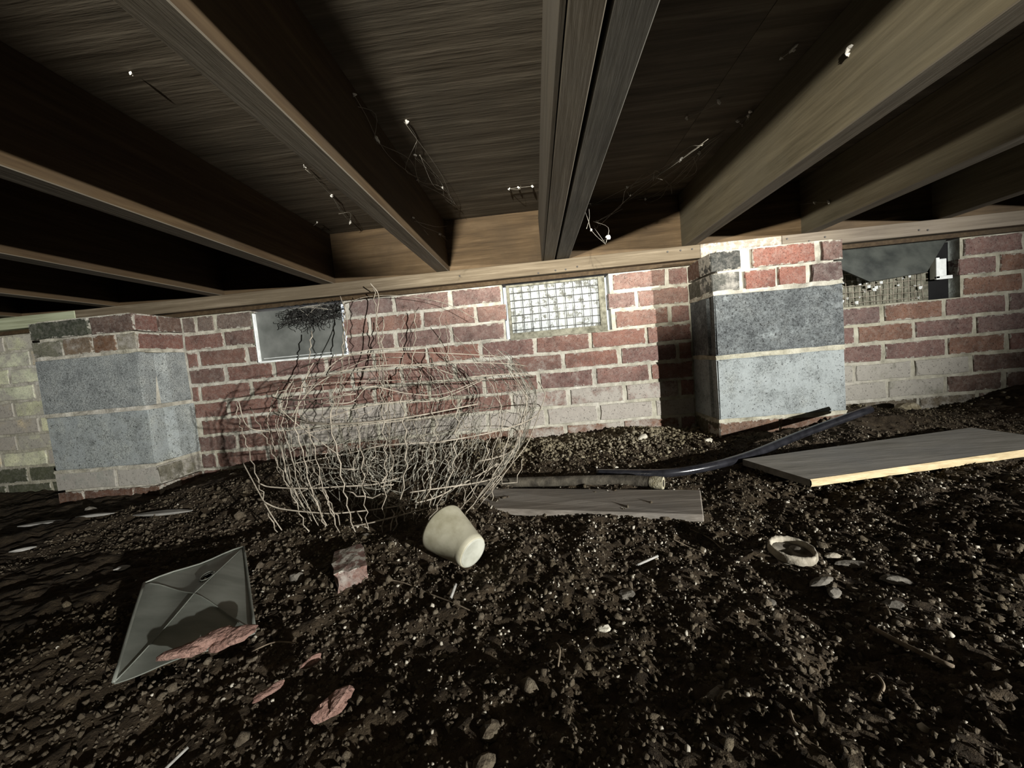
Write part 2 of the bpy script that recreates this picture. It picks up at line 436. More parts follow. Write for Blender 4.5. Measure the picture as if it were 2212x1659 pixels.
def brick_mesh(w, h, d, seed, bev=.0022, jit=.0024):
    rr = random.Random(seed); nxp = max(2, int(w / .05)); out = []
    def edge(a, b, n):
        for i in range(n):
            t = i / n; out.append((a[0] + (b[0] - a[0]) * t, a[1] + (b[1] - a[1]) * t))
    w2, h2 = w / 2, h / 2
    edge((-w2, -h2), (w2, -h2), nxp); edge((w2, -h2), (w2, h2), 2); edge((w2, h2), (-w2, h2), nxp); edge((-w2, h2), (-w2, -h2), 2)
    out = [(x + rr.uniform(-1, 1) * jit, z + rr.uniform(-1, 1) * jit) for x, z in out]
    nn = len(out); V = []
    for x, z in out:
        l = math.hypot(x, z) + 1e-6
        V.append((x - bev * (1 if x > 0 else -1) * rr.uniform(.6, 1.5), rr.uniform(-.0006, .0006), z - bev * (1 if z > 0 else -1) * rr.uniform(.6, 1.5)))
    V += [(x, bev * rr.uniform(.7, 1.6), z) for x, z in out] + [(x, d, z) for x, z in out]
    Fc = [tuple(range(nn))]
    for L in (0, 1):
        for i in range(nn):
            j = (i + 1) % nn
            Fc.append((L * nn + i, (L + 1) * nn + i, (L + 1) * nn + j, L * nn + j))
    me = bpy.data.meshes.new('brick'); me.from_pydata(V, [], Fc); me.update(); return me
seedc = [100]
def brick(parent, x0, x1, k, face, col, eff, rot=0.0, z0=None, z1=None, proud=0.0, depth=.045, yx=None):
    seedc[0] += 1
    zt = (ctop(k) - .005) if z1 is None else z1; zb = (ctop(k) - CP + .0058) if z0 is None else z0
    me = brick_mesh(x1 - x0, zt - zb, depth, seedc[0])
    if yx is None: loc = ((x0 + x1) / 2, face - proud, (zt + zb) / 2)
    else: loc = (yx, (x0 + x1) / 2, (zt + zb) / 2)       # on a side face: x0..x1 run along Y
    o = link('brick', me, 'brick', parent, loc, (0, 0, rot)); o.color = (col[0] * .62, col[1] * .66, col[2] * .65, eff); return o
REDS = [(.30, .145, .112), (.27, .135, .105), (.33, .16, .125), (.25, .13, .105), (.29, .155, .13), (.24, .13, .112)]
def wall_look(x, k):
    c = rnd.choice(REDS); e = rnd.uniform(.12, .34)
    if x < -1.70:                                   # efflorescent length beyond the pier, brighter yellowish light there put into the brick colour
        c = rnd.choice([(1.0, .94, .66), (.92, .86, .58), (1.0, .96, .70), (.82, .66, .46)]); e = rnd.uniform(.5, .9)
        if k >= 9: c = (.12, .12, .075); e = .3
    elif x < -.95:
        c = rnd.choice([(.22, .115, .09), (.25, .125, .10), (.19, .11, .092)]); e = rnd.uniform(.12, .30)
        if k == 1: c = (.20, .14, .115)
    elif x < .5:
        if k <= 3: c = rnd.choice([(.30, .17, .14), (.26, .155, .135), (.31, .165, .13), (.24, .155, .14)]); e = rnd.uniform(.22, .38)
        if k in (5, 6): e = rnd.uniform(.28, .5)
        if k == 7: e = .72 if x > -.05 else rnd.uniform(.3, .6)
        if k >= 8: e = rnd.uniform(.82, 1.0)
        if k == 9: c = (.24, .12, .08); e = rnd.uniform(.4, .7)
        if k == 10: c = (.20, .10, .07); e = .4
        if -.95 < x < -.45 and k in (7, 8): e = .95
    elif x > .95:
        c = rnd.choice([(.27, .14, .115), (.24, .135, .118), (.22, .135, .122), (.27, .14, .10)]); e = rnd.uniform(.12, .35)
        if k in (7, 8): c = (.27, .25, .19); e = rnd.uniform(.6, .95)
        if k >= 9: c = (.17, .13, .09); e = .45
        if x > 1.45 and k >= 7: e = rnd.uniform(.15, .4); c = (.17, .10, .08)
    return c, e
def U(o, s, xl): return [o + x / s for x in xl]
B_, C_, D_, F_ = (420, 4.147), (740, 4.1475), (1080, 4.1477), (1800, 3.770)
JOINTS = {
 1: U(*B_, [10, 190]) + U(*C_, [460, 965]) + U(*D_, [1492]) + U(*F_, [1548]),
 2: U(*B_, [265]) + U(*C_, [238, 718, 1197]) + U(*D_, [1218]) + U(*F_, [1340]),
 3: U(*B_, [45]) + U(*C_, [482, 980]) + U(*D_, [1520]) + U(*F_, [1550]),
 4: U(*B_, [285, 720, 1180]) + U(*C_, [280, 760, 1245]) + U(*D_, [318, 812, 1312]) + U(*F_, [395, 905, 1412]),
 5: U(*B_, [55, 515, 985]) + U(*C_, [95, 530, 1010]) + U(*D_, [90, 570, 1073, 1595]) + U(*F_, [185, 655, 1150]),
 6: U(*B_, [305, 765, 1225]) + U(*C_, [290, 780, 1270]) + U(*D_, [350, 850, 1343]) + U(*F_, [410, 920, 1410]),
 7: U(*B_, [60, 500, 960]) + U(*C_, [70, 565, 1045]) + U(*D_, [115, 617, 1120, 1612]) + U(*F_, [170, 650, 1120]),
 8: U(*B_, [385, 845, 1305]) + U(*C_, [330, 810, 1300]) + U(*D_, [415, 885, 1385]) + U(*F_, [440, 910, 1390]),
 9: U(*B_, [200, 660]) + U(*C_, [40, 530, 1040]) + U(*D_, [110, 595, 1100]) + U(*F_, [200, 690, 1170]),
 10: U(*B_, [400, 850]) + U(*C_, [300, 790, 1280]) + U(*D_, [350, 850, 1340]) + U(*F_, [440, 910])}
VENTS = [(-1.078, -.722), (-.092, .280), (.985, 1.480)]
V_Z0, V_Z1 = ctop(4) - .0005, ctop(1) - .006
wx0, wx1 = -2.95, 2.55
WT = .02                                           # mortar skin behind the brick faces
# mortar slab with openings
lst = [(wx0, wx1, D + .0012, D + .055, -.12, V_Z0 - .0)]
edges_x = [wx0] + [e for v in VENTS for e in v] + [wx1]
for a, b in zip(edges_x[0::2], edges_x[1::2]):
    ga = .010 if a != wx0 else 0; gb = .010 if b != wx1 else 0
    lst.append((a - (-ga), b - gb, D + .0012, D + .055, V_Z0, ctop(1) + .004))
wall_back = boxes('wall_back', lst, 'mortar')
tag(wall_back, 'red brick foundation wall with pale mortar and three vents', 'brick wall', kind='structure')
PIER_L, PIER_R = (-1.757, -1.367), (.570, .962)
PF = D - .19
for k in range(1, 11):
    xsj = [solveX(u, k) for u in JOINTS[k]]
    xsj = [wx0 + (0 if k % 2 else .1)] + xsj + [wx1]
    x = xsj[0] - 0.0
    full = [xsj[0]]
    for j in xsj[1:]:
        gap = j - full[-1]
        if gap < .05: continue
        m_ = max(1, int(round(gap / .2032)))
        if gap / m_ > .26: m_ += 1
        base = full[-1]
        for q in range(1, m_ + 1): full.append(base + gap * q / m_)
    spans = list(zip(full[:-1], full[1:]))
    out = []
    for a, b in spans:
        a, b = a + rnd.uniform(.005, .009), b - rnd.uniform(.005, .009)
        segs = [(a, b)]
        cuts = ([(v0, v1) for v0, v1 in VENTS] if k <= 3 else []) + [PIER_L, PIER_R]
        for c0, c1 in cuts:
            ns = []
            for s0, s1 in segs:
                if s1 <= c0 or s0 >= c1: ns.append((s0, s1)); continue
                if s0 < c0 - .02: ns.append((s0, c0 - .002))
                if s1 > c1 + .02: ns.append((c1 + .002, s1))
            segs = ns
        out += segs
    for a, b in out:
        if b < -2.60 or a > 2.32 or b - a < .022: continue
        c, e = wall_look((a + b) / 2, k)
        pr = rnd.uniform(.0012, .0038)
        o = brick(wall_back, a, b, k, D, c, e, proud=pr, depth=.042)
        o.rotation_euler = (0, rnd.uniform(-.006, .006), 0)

def block_mesh(w, h, d, side, seed):
    """hollow-core block: a vertical flute in the end face"""
    w2 = w / 2
    g = [(-w2, 0), (w2, 0)]
    flute = [(0, .030), (.014, .036), (.016, .075), (.004, .098)]
    if side > 0: g += [(w2 - dx, y) for dx, y in flute] + [(w2, .105), (w2, d), (-w2, d)]
    else: g += [(w2, d), (-w2, d), (-w2, .060)] + [(-w2 + dx, y) for dx, y in ((.006, .052), (.007, .030), (0, .024))]
    bm = bmesh.new(); n = len(g)
    lo = [bm.verts.new((x, y, -h / 2)) for x, y in g]; hi = [bm.verts.new((x, y, h / 2)) for x, y in g]
    bm.faces.new(lo[::-1]); bm.faces.new(hi)
    for i in range(n): bm.faces.new((lo[i], lo[(i + 1) % n], hi[(i + 1) % n], hi[i]))
    ed = [e for e in bm.edges if all(v.co.y < .001 for v in e.verts)]
    bmesh.ops.bevel(bm, geom=ed, offset=.0035, segments=2, affect='EDGES')
    rr = random.Random(seed)
    for v in bm.verts: v.co += Vector((rr.uniform(-1, 1), rr.uniform(-1, 1), rr.uniform(-1, 1))) * .0012
    me = bpy.data.meshes.new('concrete_block'); bm.normal_update(); bm.to_mesh(me); bm.free(); return me
def mortar_bed(parent, x0, x1, y0, y1, z, h, seed):
    """rough squeezed-out bed of mortar"""
    rr = random.Random(seed); V, Fc = [], []; ring = []
    nn = 14; per = []
    for i in range(nn): per.append((x0 + (x1 - x0) * i / nn, y0))
    for i in range(6): per.append((x1, y0 + (y1 - y0) * i / 6))
    for i in range(nn): per.append((x1 - (x1 - x0) * i / nn, y1))
    for i in range(6): per.append((x0, y1 - (y1 - y0) * i / 6))
    cx, cy = (x0 + x1) / 2, (y0 + y1) / 2; n = len(per)
    for zz in (-h / 2, 0, h / 2):
        for x, y in per:
            k = rr.uniform(-.003, .0035) if y < y1 - .001 else 0
            dx, dy = (x - cx), (y - cy); l = math.hypot(dx, dy)
            V.append((x + dx / l * k, y + dy / l * k, z + zz + rr.uniform(-.0018, .0018)))
    for L in (0, 1):
        for i in range(n):
            j = (i + 1) % n; Fc.append((L * n + i, L * n + j, (L + 1) * n + j, (L + 1) * n + i))
    Fc.append(tuple(range(n))[::-1]); Fc.append(tuple(2 * n + i for i in range(n)))
    return pyd('mortar_bed', V, Fc, 'mortar', parent)

def pier(span, label, side, blocks, fronts, sides, base_rows):
    x0, x1 = span; root = empty('masonry_pier', ((x0 + x1) / 2, PF + .095, 0), label, 'pier')
    inv = -Vector(root.location)
    def at(o): o.location = Vector(o.location) + inv; return o
    BZ = [(-.268, -.062), (-.062, .140)]             # block heights relative to the camera
    zt = ctop(1) + .001
    core = boxes('mortar_core', [(x0 + .022, x1 - .022, PF + .008, D + .01, -.10, zt)], 'mortar', root)
    if True:
        core.location = inv
    for (a, b), (col, eff, dx) in zip(BZ, blocks):
        me = block_mesh(x1 - x0 - .004, b - a - .013, .188, side, int(abs(x0) * 1000) + int(b * 100))
        o = link('concrete_block', me, 'block', root, ((x0 + x1) / 2 + dx, PF, (a + b) / 2 + CAMZ)); o.color = (*col, eff); at(o)
    for zz in (-.268, -.062, .140):
        at(mortar_bed(root, x0 + .001, x1 - .001, PF + .001, D, zz + CAMZ, .014, int(zz * 999)))
    for row, (z0, z1, cuts) in enumerate(fronts):
        for a, b, col, eff in cuts:
            at(brick(root, a, b, 1, PF, col, eff, z0=z0 + CAMZ + .004, z1=z1 + CAMZ - .004, depth=.088, proud=rnd.uniform(-.001, .002)))
    sx = x1 if side > 0 else x0
    for z0, z1, cuts in sides:
        for a, b, col, eff in cuts:
            o = brick(root, a, b, 1, 0, col, eff, z0=z0 + CAMZ + .004, z1=z1 + CAMZ - .004, depth=.085, yx=sx)
            o.rotation_euler = (0, 0, math.pi / 2 if side > 0 else -math.pi / 2); at(o)
    return root
red, dred, char, pale = (.30, .125, .095), (.21, .10, .08), (.060, .058, .054), (.42, .41, .36)
T1, T2, T3 = .270, .205, .140
xa = lambda u, k=1: solveX(u, k, PF)
e0, s_ = 1470, 3.455
ex = lambda x, k=1: solveX(e0 + x / s_, k, PF)
XL, XR = PIER_R
pr = pier(PIER_R, 'pale grey concrete block pier between the mesh vent and the dark flap vent', -1,
     [((.19, .205, .20), .68, 0.0), ((.095, .102, .102), .40, .002)],
     [(T2, T1, [(XL, ex(450), char, .25), (ex(535), ex(1005), red, .10), (ex(1060), XR, (.21, .12, .10), .3)]),
      (T3, T2, [(XL, ex(445, 2), (.10, .095, .085), .5), (ex(488, 2), ex(712, 2), red, .2), (ex(740, 2), ex(945, 2), red, .28), (ex(985, 2), XR, (.16, .10, .09), .35)]),
      (-.338, -.268, [(XL, ex(738, 9), (.20, .11, .075), .3), (ex(755, 9), XR, (.17, .09, .06), .25)]),
      (-.405, -.338, [(XL, XL + .19, (.16, .09, .06), .2), (XL + .2, XR, (.16, .09, .06), .2)])],
     [(T2, T1, [(PF + .008, D - .004, (.16, .085, .06), .25)]), (T3, T2, [(PF + .008, D - .004, (.11, .10, .075), .25)]),
      (-.338, -.268, [(PF + .008, D - .004, (.12, .095, .055), .3)]), (-.405, -.338, [(PF + .008, D - .004, (.12, .09, .05), .3)])], None)
a0, as_ = 0, 3.770
ax = lambda x, k=1: solveX(a0 + x / as_, k, PF)
YL, YR = PIER_L
pl = pier(PIER_L, 'grey concrete block pier standing next to yellowish bricks', 1,
     [((.25, .268, .255), .55, .004), ((.215, .228, .220), .30, -.004)],
     [(T2, T1, [(YL, ax(715), (.07, .072, .05), .2), (ax(740), YR, (.16, .10, .08), .15)]),
      (T3, T2, [(YL, ax(505, 2), (.20, .185, .13), .5), (ax(520, 2), ax(740, 2), (.22, .15, .10), .5), (ax(765, 2), ax(940, 2), (.19, .10, .06), .3), (ax(950, 2), YR, (.24, .20, .14), .6)]),
      (-.338, -.268, [(YL, ax(935, 9), pale, .8), (ax(955, 9), ax(1300, 9), pale, .8), (ax(1310, 9), YR, (.22, .19, .14), .5)]),
      (-.405, -.338, [(YL, YL + .095, (.18, .09, .06), .15), (YL + .105, YL + .29, (.19, .095, .065), .25), (YL + .30, YR, (.17, .09, .06), .3)])],
     [(T2, T1, [(PF + .006, PF + .088, dred, .1), (PF + .098, D - .004, (.15, .09, .07), .2)]), (T3, T2, [(PF + .008, D - .006, dred, .1)]),
      (-.338, -.268, [(PF + .008, D - .004, (.22, .19, .13), .6)]), (-.405, -.338, [(PF + .008, D - .004, (.16, .09, .06), .3)])], None)

# ------------------------------------------------------------------ timber overhead
ZJ = .329 + CAMZ; JD = .184; ZS = ZJ + JD; SY = 1.430
ceiling = boxes('ceiling', [(-3.2, 3.2, -3.0, 1.70, ZS + .0005, ZS + .03)], 'plywood')
tag(ceiling, 'dark plywood subfloor carried on timber joists', 'subfloor', kind='structure')
# plywood sheets: faces along X
px_ = [-3.2, -2.0, .42, 2.85, 3.2]
for i in range(4):
    for (ya, yb) in ((-3.0, -1.98), (-1.98, -.76), (-.76, .458), (.458, 1.69)):
        off = 0
        boxes('plywood_panel', [(px_[i] + .001, px_[i + 1] - .001, ya + .001, yb - .001, ZS - .0005, ZS + .0004)], 'plywood', ceiling)
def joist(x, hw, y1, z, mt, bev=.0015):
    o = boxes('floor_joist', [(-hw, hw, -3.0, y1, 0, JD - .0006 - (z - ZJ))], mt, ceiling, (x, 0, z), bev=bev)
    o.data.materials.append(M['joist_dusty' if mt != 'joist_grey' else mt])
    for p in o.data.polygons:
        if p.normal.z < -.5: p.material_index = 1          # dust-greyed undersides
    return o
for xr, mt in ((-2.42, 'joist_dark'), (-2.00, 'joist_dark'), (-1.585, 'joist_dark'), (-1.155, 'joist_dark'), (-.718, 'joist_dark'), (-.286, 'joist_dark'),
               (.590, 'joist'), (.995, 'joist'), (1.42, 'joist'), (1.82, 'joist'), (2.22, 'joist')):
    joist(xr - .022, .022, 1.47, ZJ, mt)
# doubled joist in the middle: an old grey one sistered to a brown one, with a thin scab strip
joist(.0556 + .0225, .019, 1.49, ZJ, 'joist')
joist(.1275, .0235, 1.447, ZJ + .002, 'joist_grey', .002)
boxes('scab_strip', [(-.003, .003, -2.5, 1.44, 0, .15)], 'joist_dusty', ceiling, (.0545, 0, ZJ + .0005))
# rim boards between the joists
rim = boxes('rim_board', [(-3.2, 3.2, 1.452, 1.490, 0, JD - .001)], 'rim', ceiling, (0, 0, ZJ))
# sill: lengths butted end to end over a thin lower plate
SILLS = [(-3.2, -1.75, 'sill_lit'), (-1.75, .60, 'sill'), (.60, .872, 'sill_frost'), (.872, 3.2, 'sill_grey')]
for a, b, mt in SILLS:
    boxes('sill_plate', [(-(b - a) / 2 + .0006, (b - a) / 2 - .0006, 0, .13, 0, .046)], mt, ceiling, ((a + b) / 2, SY, ZJ - .0465), bev=.0015)
boxes('lower_plate', [(-3.2, 3.2, 0, .08, 0, .014)], 'joist_dark', ceiling, (0, SY + .034, ZJ - .0605))
# nails driven through the sill
nm = None
for (u, v) in [(1163, 590), (1200, 584), (1222, 582), (1247, 576), (1442, 544), (1470, 541), (1495, 538), (1700, 516), (1748, 521), (1782, 512), (2004, 497), (1985, 497), (993, 596)]:
    p = onY(u, v, SY)
    if nm is None:
        bm = bmesh.new(); bmesh.ops.create_cone(bm, segments=8, radius1=.0036, radius2=.0030, depth=.003, cap_ends=True)
        nm = bmo('nail', bm, 'nail', ceiling, p, (math.pi / 2, 0, 0)); nm.parent = ceiling; me = nm.data
    else:
        link('nail', me, None, ceiling, p, (math.pi / 2, 0, 0))

# unseen sides of the crawl space
for nme, b in (('wall_left', (-3.2, -3.1, -3.0, 1.6, -.1, ZS + .03)), ('wall_right', (3.1, 3.2, -3.0, 1.6, -.1, ZS + .03)), ('wall_front', (-3.2, 3.2, -3.1, -3.0, -.1, ZS + .03))):
    tag(boxes(nme, [b], 'enclosure'), 'plain foundation wall closing the crawl space', 'wall', kind='structure')
boxes('wall_return', [(2.55, 3.2, D + .003, D + .05, -.1, ctop(1) + .004), (-3.2, -2.95, D + .003, D + .05, -.1, ctop(1) + .004)], 'enclosure', wall_back)

# ------------------------------------------------------------------ vents
def vent_root(i, label):
    a, b = VENTS[i]
    return empty('foundation_vent', ((a + b) / 2, D, V_Z0), label, 'vent'), (b - a), V_Z1 - V_Z0
# middle: square lattice over a dirty white screen, slivers of daylight down both sides
v1, w, h = vent_root(1, 'wall vent with dark square mesh over a dirty white screen')
fr = .012
boxes('frame', [(-w / 2 + .004, -w / 2 + .004 + fr, -.002, .02, 0, h), (w / 2 - .018 - fr, w / 2 - .006, -.002, .02, 0, h), (-w / 2 + .004, w / 2 - .006, -.006, .02, -.004, .020), (-w / 2 + .004, w / 2 - .006, .0, .02, h - .008, h)], 'vent_frame', v1, bev=.0012)
boxes('screen', [(-w / 2 + .006, w / 2 - .008, .010, .014, .008, h - .004)], 'vent_back', v1)
for i in range(10):
    x = -w / 2 + .030 + i * .0315
    tubes('bar', [[(x, .0035, .012), (x + .001, .0025, h / 2), (x, .0035, h - .004)]], .0016, 'vent_bar', v1, 5)
for j in range(6):
    z = .030 + j * .0275
    tubes('bar', [[(-w / 2 + .012, .0052, z), (0, .0046, z + .001), (w / 2 - .02, .0052, z)]], .0016, 'vent_bar', v1, 5)
# left: plain grey panel with bright edge trims
v0, w, h = vent_root(0, 'wall vent closed by a plain grey panel with bright trim')
boxes('panel', [(-w / 2 + .006, w / 2 - .007, .012, .018, .003, h - .002)], 'grey_panel', v0)
boxes('trim', [(-w / 2 + .001, -w / 2 + .006, -.003, .016, .0, h * .96)], 'white_trim', v0, bev=.001)
boxes('trim', [(-w / 2 + .006, w / 2 - .012, -.002, .016, -.003, .004), (-w / 2 + .02, w / 2 - .06, .004, .013, .012, .0145)], 'white_trim', v0, bev=.0008)
boxes('frame', [(-w / 2 - .012, -w / 2 - .001, -.001, .016, h * .35, h)], 'vent_frame', v0, bev=.001)
# right: flap hanging half open over glittering torn mesh
v2, w, h = vent_root(2, 'wall vent with a dark half-open flap over glittering torn mesh')
boxes('backing', [(-w / 2 + .004, w / 2 - .075, .022, .028, 0, h)], 'vent_frame', v2)
boxes('dark_hole', [(-w / 2, w / 2, .030, .040, -.005, h)], 'void', v2)  # near-black sheet paints the darkness of the open hole
V = [(-w / 2, .004, h + .004), (w / 2 - .03, .004, h + .004), (w / 2 - .14, -.045, h * .47), (-w / 2 + .17, -.045, h * .40), (-w / 2, .010, h + .004), (w / 2 - .03, .010, h + .004), (w / 2 - .14, -.040, h * .46), (-w / 2 + .17, -.040, h * .39)]
pyd('flap', V, [(0, 1, 2, 3), (7, 6, 5, 4), (0, 4, 5, 1), (1, 5, 6, 2), (2, 6, 7, 3), (3, 7, 4, 0)], 'dark_flap', v2)
rr = random.Random(4)
for i in range(17):
    x = -w / 2 + .014 + i * .0235
    tubes('bar', [[(x + rr.uniform(-.003, .003), .012 + rr.uniform(-.003, .003), .004), (x + rr.uniform(-.004, .004), .010, h * .3), (x + rr.uniform(-.004, .004), .012, h * .62)]], .0011, 'wire', v2, 4)
for j in range(6):
    z = .012 + j * .021
    tubes('bar', [[(-w / 2 + .006, .011, z), (-.05, .009, z + rr.uniform(-.004, .004)), (w / 2 - .085, .012, z)]], .0011, 'wire', v2, 4)
pts = [(rr.uniform(-w / 2, -.02), rr.uniform(.004, .016), rr.uniform(.006, h * .5)) for _ in range(38)] + [(rr.uniform(-.02, w / 2 - .09), rr.uniform(.004, .016), rr.uniform(.006, h * .5)) for _ in range(12)]
V, Fc = [], []
for p in pts:
    s = rr.uniform(.0018, .0065); q = len(V)
    V += [(p[0] - s, p[1], p[2] - s * .7), (p[0] + s, p[1] + .001, p[2] - s), (p[0] + s * .8, p[1] - .001, p[2] + s), (p[0] - s, p[1] + .001, p[2] + s * .8), (p[0], p[1] - .002, p[2])]
    Fc += [(q, q + 1, q + 4), (q + 1, q + 2, q + 4), (q + 2, q + 3, q + 4), (q + 3, q, q + 4)]
o = pyd('glint_flecks', V, Fc, 'white_trim', v2); o['kind'] = 'stuff'  # light glints on the torn mesh, made as white flecks
boxes('side_bracket', [(w / 2 - .072, w / 2 - .060, -.004, .020, h * .36, h * .72), (w / 2 - .072, w / 2 - .018, -.004, .003, h * .34, h * .40), (w / 2 - .060, w / 2 - .030, .004, .012, h * .40, h * .70)], 'white_trim', v2, bev=.001)

# black fibres hanging in front of the grey panel
rt = empty('fibre_tangle', onY(690, 670, D - .02), 'tangle of black fibres hanging over the grey vent panel', 'fibres')
rr = random.Random(9); pl_ = []
for i in range(150):
    x = rr.uniform(-.11, .075); z = -.012 + rr.uniform(-.02, .03); pp = []
    a = rr.uniform(2.6, 4.2) if rr.random() < .6 else rr.uniform(-1, 1)
    px0, pz0 = x, z; y = rr.uniform(-.012, .006)
    for s in range(7):
        pp.append((px0, y, pz0)); a += rr.uniform(-.55, .75)
        px0 += math.cos(a) * .013; pz0 += math.sin(a) * .009; y += rr.uniform(-.004, .004)
        px0 = min(max(px0, -.155), .095); pz0 = min(pz0, .028); y = min(max(y, -.03), .02)
    pl_.append(spline(pp, 3))
o = tubes('fibre_strands', pl_, .0011, 'root', rt, 3); o['kind'] = 'stuff'
o = tubes('pale_strands', [spline([(-.13 + rr.uniform(0, .12), -.012, .0 + rr.uniform(-.02, .02)), (-.09 + rr.uniform(0, .1), -.016, .014), (-.03 + rr.uniform(0, .09), -.012, .012 + rr.uniform(-.02, .012))], 4) for _ in range(9)], .0006, 'cobweb_faint', rt, 3); o['kind'] = 'stuff'

# ------------------------------------------------------------------ crushed roll of wire fencing
CX, CY = -.375, 1.01
wr = empty('wire_fence_roll', (CX, CY, 0), 'crushed roll of bare wire fencing standing before the brick wall', 'wire fence')
rw = random.Random(21)
ph = [rw.uniform(0, 6.28) for _ in range(8)]
def cage(th, z, s=1.0):
    ax_ = np.interp(z, [0, .05, .12, .25, .33, .40, .66], [.20, .25, .31, .365, .33, .26, .26])
    ay_ = np.interp(z, [0, .10, .25, .33, .42, .66], [.20, .25, .285, .25, .20, .20])
    y0 = np.interp(z, [0, .25, .42, .66], [-.03, .07, .10, .16])
    k = s * (1 + .05 * math.sin(2 * th + ph[0]) + .045 * math.sin(3 * th + ph[1] + z * 6) + .03 * math.sin(5 * th + ph[2]))
    return Vector((ax_ * k * math.cos(th) + .02 * math.sin(z * 9), ay_ * k * math.sin(th) + y0, z))
def zring(z, th): return z + .014 * math.sin(th * 2 + ph[3] + z * 20) + .010 * math.sin(th + ph[4] + z * 9)
def clampY(p):
    return Vector((p.x, min(p.y, D - CY - .012), p.z))
for i, z in enumerate((.030, .075, .135, .200, .255, .310, .350, .385)):
    for part in range(2 if i < 6 else 1):
        a0_ = rw.uniform(0, 6.28); span = rw.uniform(1.6, 3.4) if i < 6 else rw.uniform(2.2, 3.4)
        if i >= 6: a0_ = rw.uniform(2.9, 3.6)
        s = rw.uniform(.93, 1.04); pp = []
        for q in range(46):
            th = a0_ + span * q / 45
            pp.append(clampY(cage(th, zring(z, th), s)))
        tubes('ring_wire', [pp], .0016 if i < 6 else .0013, 'wire', wr, 5)
def crimp(p0fun, z0, z1, amp, per, seed):
    r_ = random.Random(seed); pp = []; z = z0; sgn = 1; nz = z0
    while z < z1:
        p = p0fun(z); a = amp * r_.uniform(.4, 1.25) * sgn
        pp.append((p, a)); sgn = -sgn; z += per * r_.uniform(.65, 1.35)
    return pp
for i in range(46):
    th = 6.283 * i / 46 + rw.uniform(-.06, .06); s = rw.uniform(.92, 1.05)
    back = math.sin(th) > .2
    z0 = rw.uniform(-.01, .03); z1 = rw.uniform(.24, .40) if not back else rw.uniform(.28, .45)
    if i in (8, 10, 12, 14, 15, 17, 18, 20): z1 = (.50, .60, .655, .56, .64, .47, .57, .43)[(8, 10, 12, 14, 15, 17, 18, 20).index(i)]
    if i % 5 == 2: z1 = rw.uniform(.12, .22)
    lean = rw.uniform(-.12, .12); curl = rw.uniform(-.25, .25)
    def fun(z, th=th, s=s, lean=lean, curl=curl): return cage(th + lean * z + curl * max(0, z - .25) ** 2 * 8, z, s)
    pp = [clampY(p + Vector((-math.sin(th), math.cos(th), 0)) * a + Vector((0, 0, 0))) for p, a in crimp(fun, z0, z1, .0045, .019, 50 + i)]
    tubes('stay_wire', [pp], .0011 if i % 3 else .0015, 'wire', wr, 4)
# stray single wires
def stray(pix, r_=.0012):
    pp = spline([Vector(onY(u, v, y)) - Vector((CX, CY, 0)) for u, v, y in pix], 6); tubes('stray_wire', [pp], r_, 'wire', wr, 5)
stray([(570, 1084, .82), (607, 1099, .82), (691, 1108, .83), (739, 1108, .83), (842, 1096, .84), (932, 1078, .86), (992, 1048, .90), (1053, 1015, .95), (1077, 999, .98)], .0017)
stray([(562, 1045, .84), (585, 1052, .84), (661, 1055, .84), (736, 1051, .85), (810, 1046, .87), (870, 1030, .90)], .0016)
stray([(781, 972, .88), (830, 962, .88), (902, 957, .9), (960, 955, .95)], .0015)
stray([(628, 905, .95), (655, 860, .95), (700, 820, .96), (760, 797, .98), (860, 788, 1.02), (935, 795, 1.08), (985, 812, 1.15)], .0016)
stray([(640, 880, 1.0), (690, 815, 1.0), (735, 775, 1.02), (790, 757, 1.05), (850, 752, 1.1), (920, 748, 1.2)], .0014)
stray([(600, 878, .86), (640, 915, .86), (700, 960, .87), (735, 985, .88)], .0012)
stray([(515, 865, .93), (530, 915, .92), (560, 930, .93), (620, 930, .98), (700, 922, 1.1)], .0014)
stray([(700, 872, .9), (760, 868, .92), (800, 835, .95), (880, 850, 1.0), (960, 850, 1.05), (1065, 808, 1.1)], .0013)
stray([(1055, 757, 1.2), (1062, 800, 1.18), (1075, 850, 1.15), (1085, 900, 1.15), (1080, 960, 1.12)], .0014)
stray([(800, 612, 1.38), (818, 640, 1.40), (812, 700, 1.39), (822, 760, 1.34), (830, 830, 1.2), (842, 900, 1.05), (840, 960, .95), (850, 1000, .88), (826, 1040, .82)], .0018)
stray([(735, 640, 1.40), (750, 690, 1.39), (742, 760, 1.3), (735, 830, 1.15), (728, 880, 1.05)], .0015)
stray([(525, 1000, .88), (560, 1065, .84), (585, 1110, .83), (612, 1150, .83)], .0014)
stray([(1020, 1120, .93), (1045, 1090, .93), (1030, 1075, .95), (1015, 1040, .97), (1030, 1000, .99)], .0013)
def crimped(pix, r_=.0014, amp=.0045, step=.016, seed=0, mat='wire'):
    base = spline([Vector(onY(u, v, y)) - Vector((CX, CY, 0)) for u, v, y in pix], 10); q = random.Random(seed); out, acc, sg = [base[0]], 0, 1
    for a, b in zip(base[:-1], base[1:]):
        acc += (b - a).length
        if acc > step * q.uniform(.6, 1.3):
            t = (b - a).normalized(); n_ = t.cross(Vector((0, 1, 0))); n_ = n_ if n_.length > .1 else Vector((1, 0, 0))
            out.append(b + n_.normalized() * amp * sg * q.uniform(.4, 1.2)); sg = -sg; acc = 0
    out.append(base[-1]); tubes('stay_wire', [out], r_, mat, wr, 4)
crimped([(744, 655, 1.42), (742, 720, 1.41), (738, 790, 1.38), (735, 850, 1.3), (725, 900, 1.2)], .0021, seed=1)
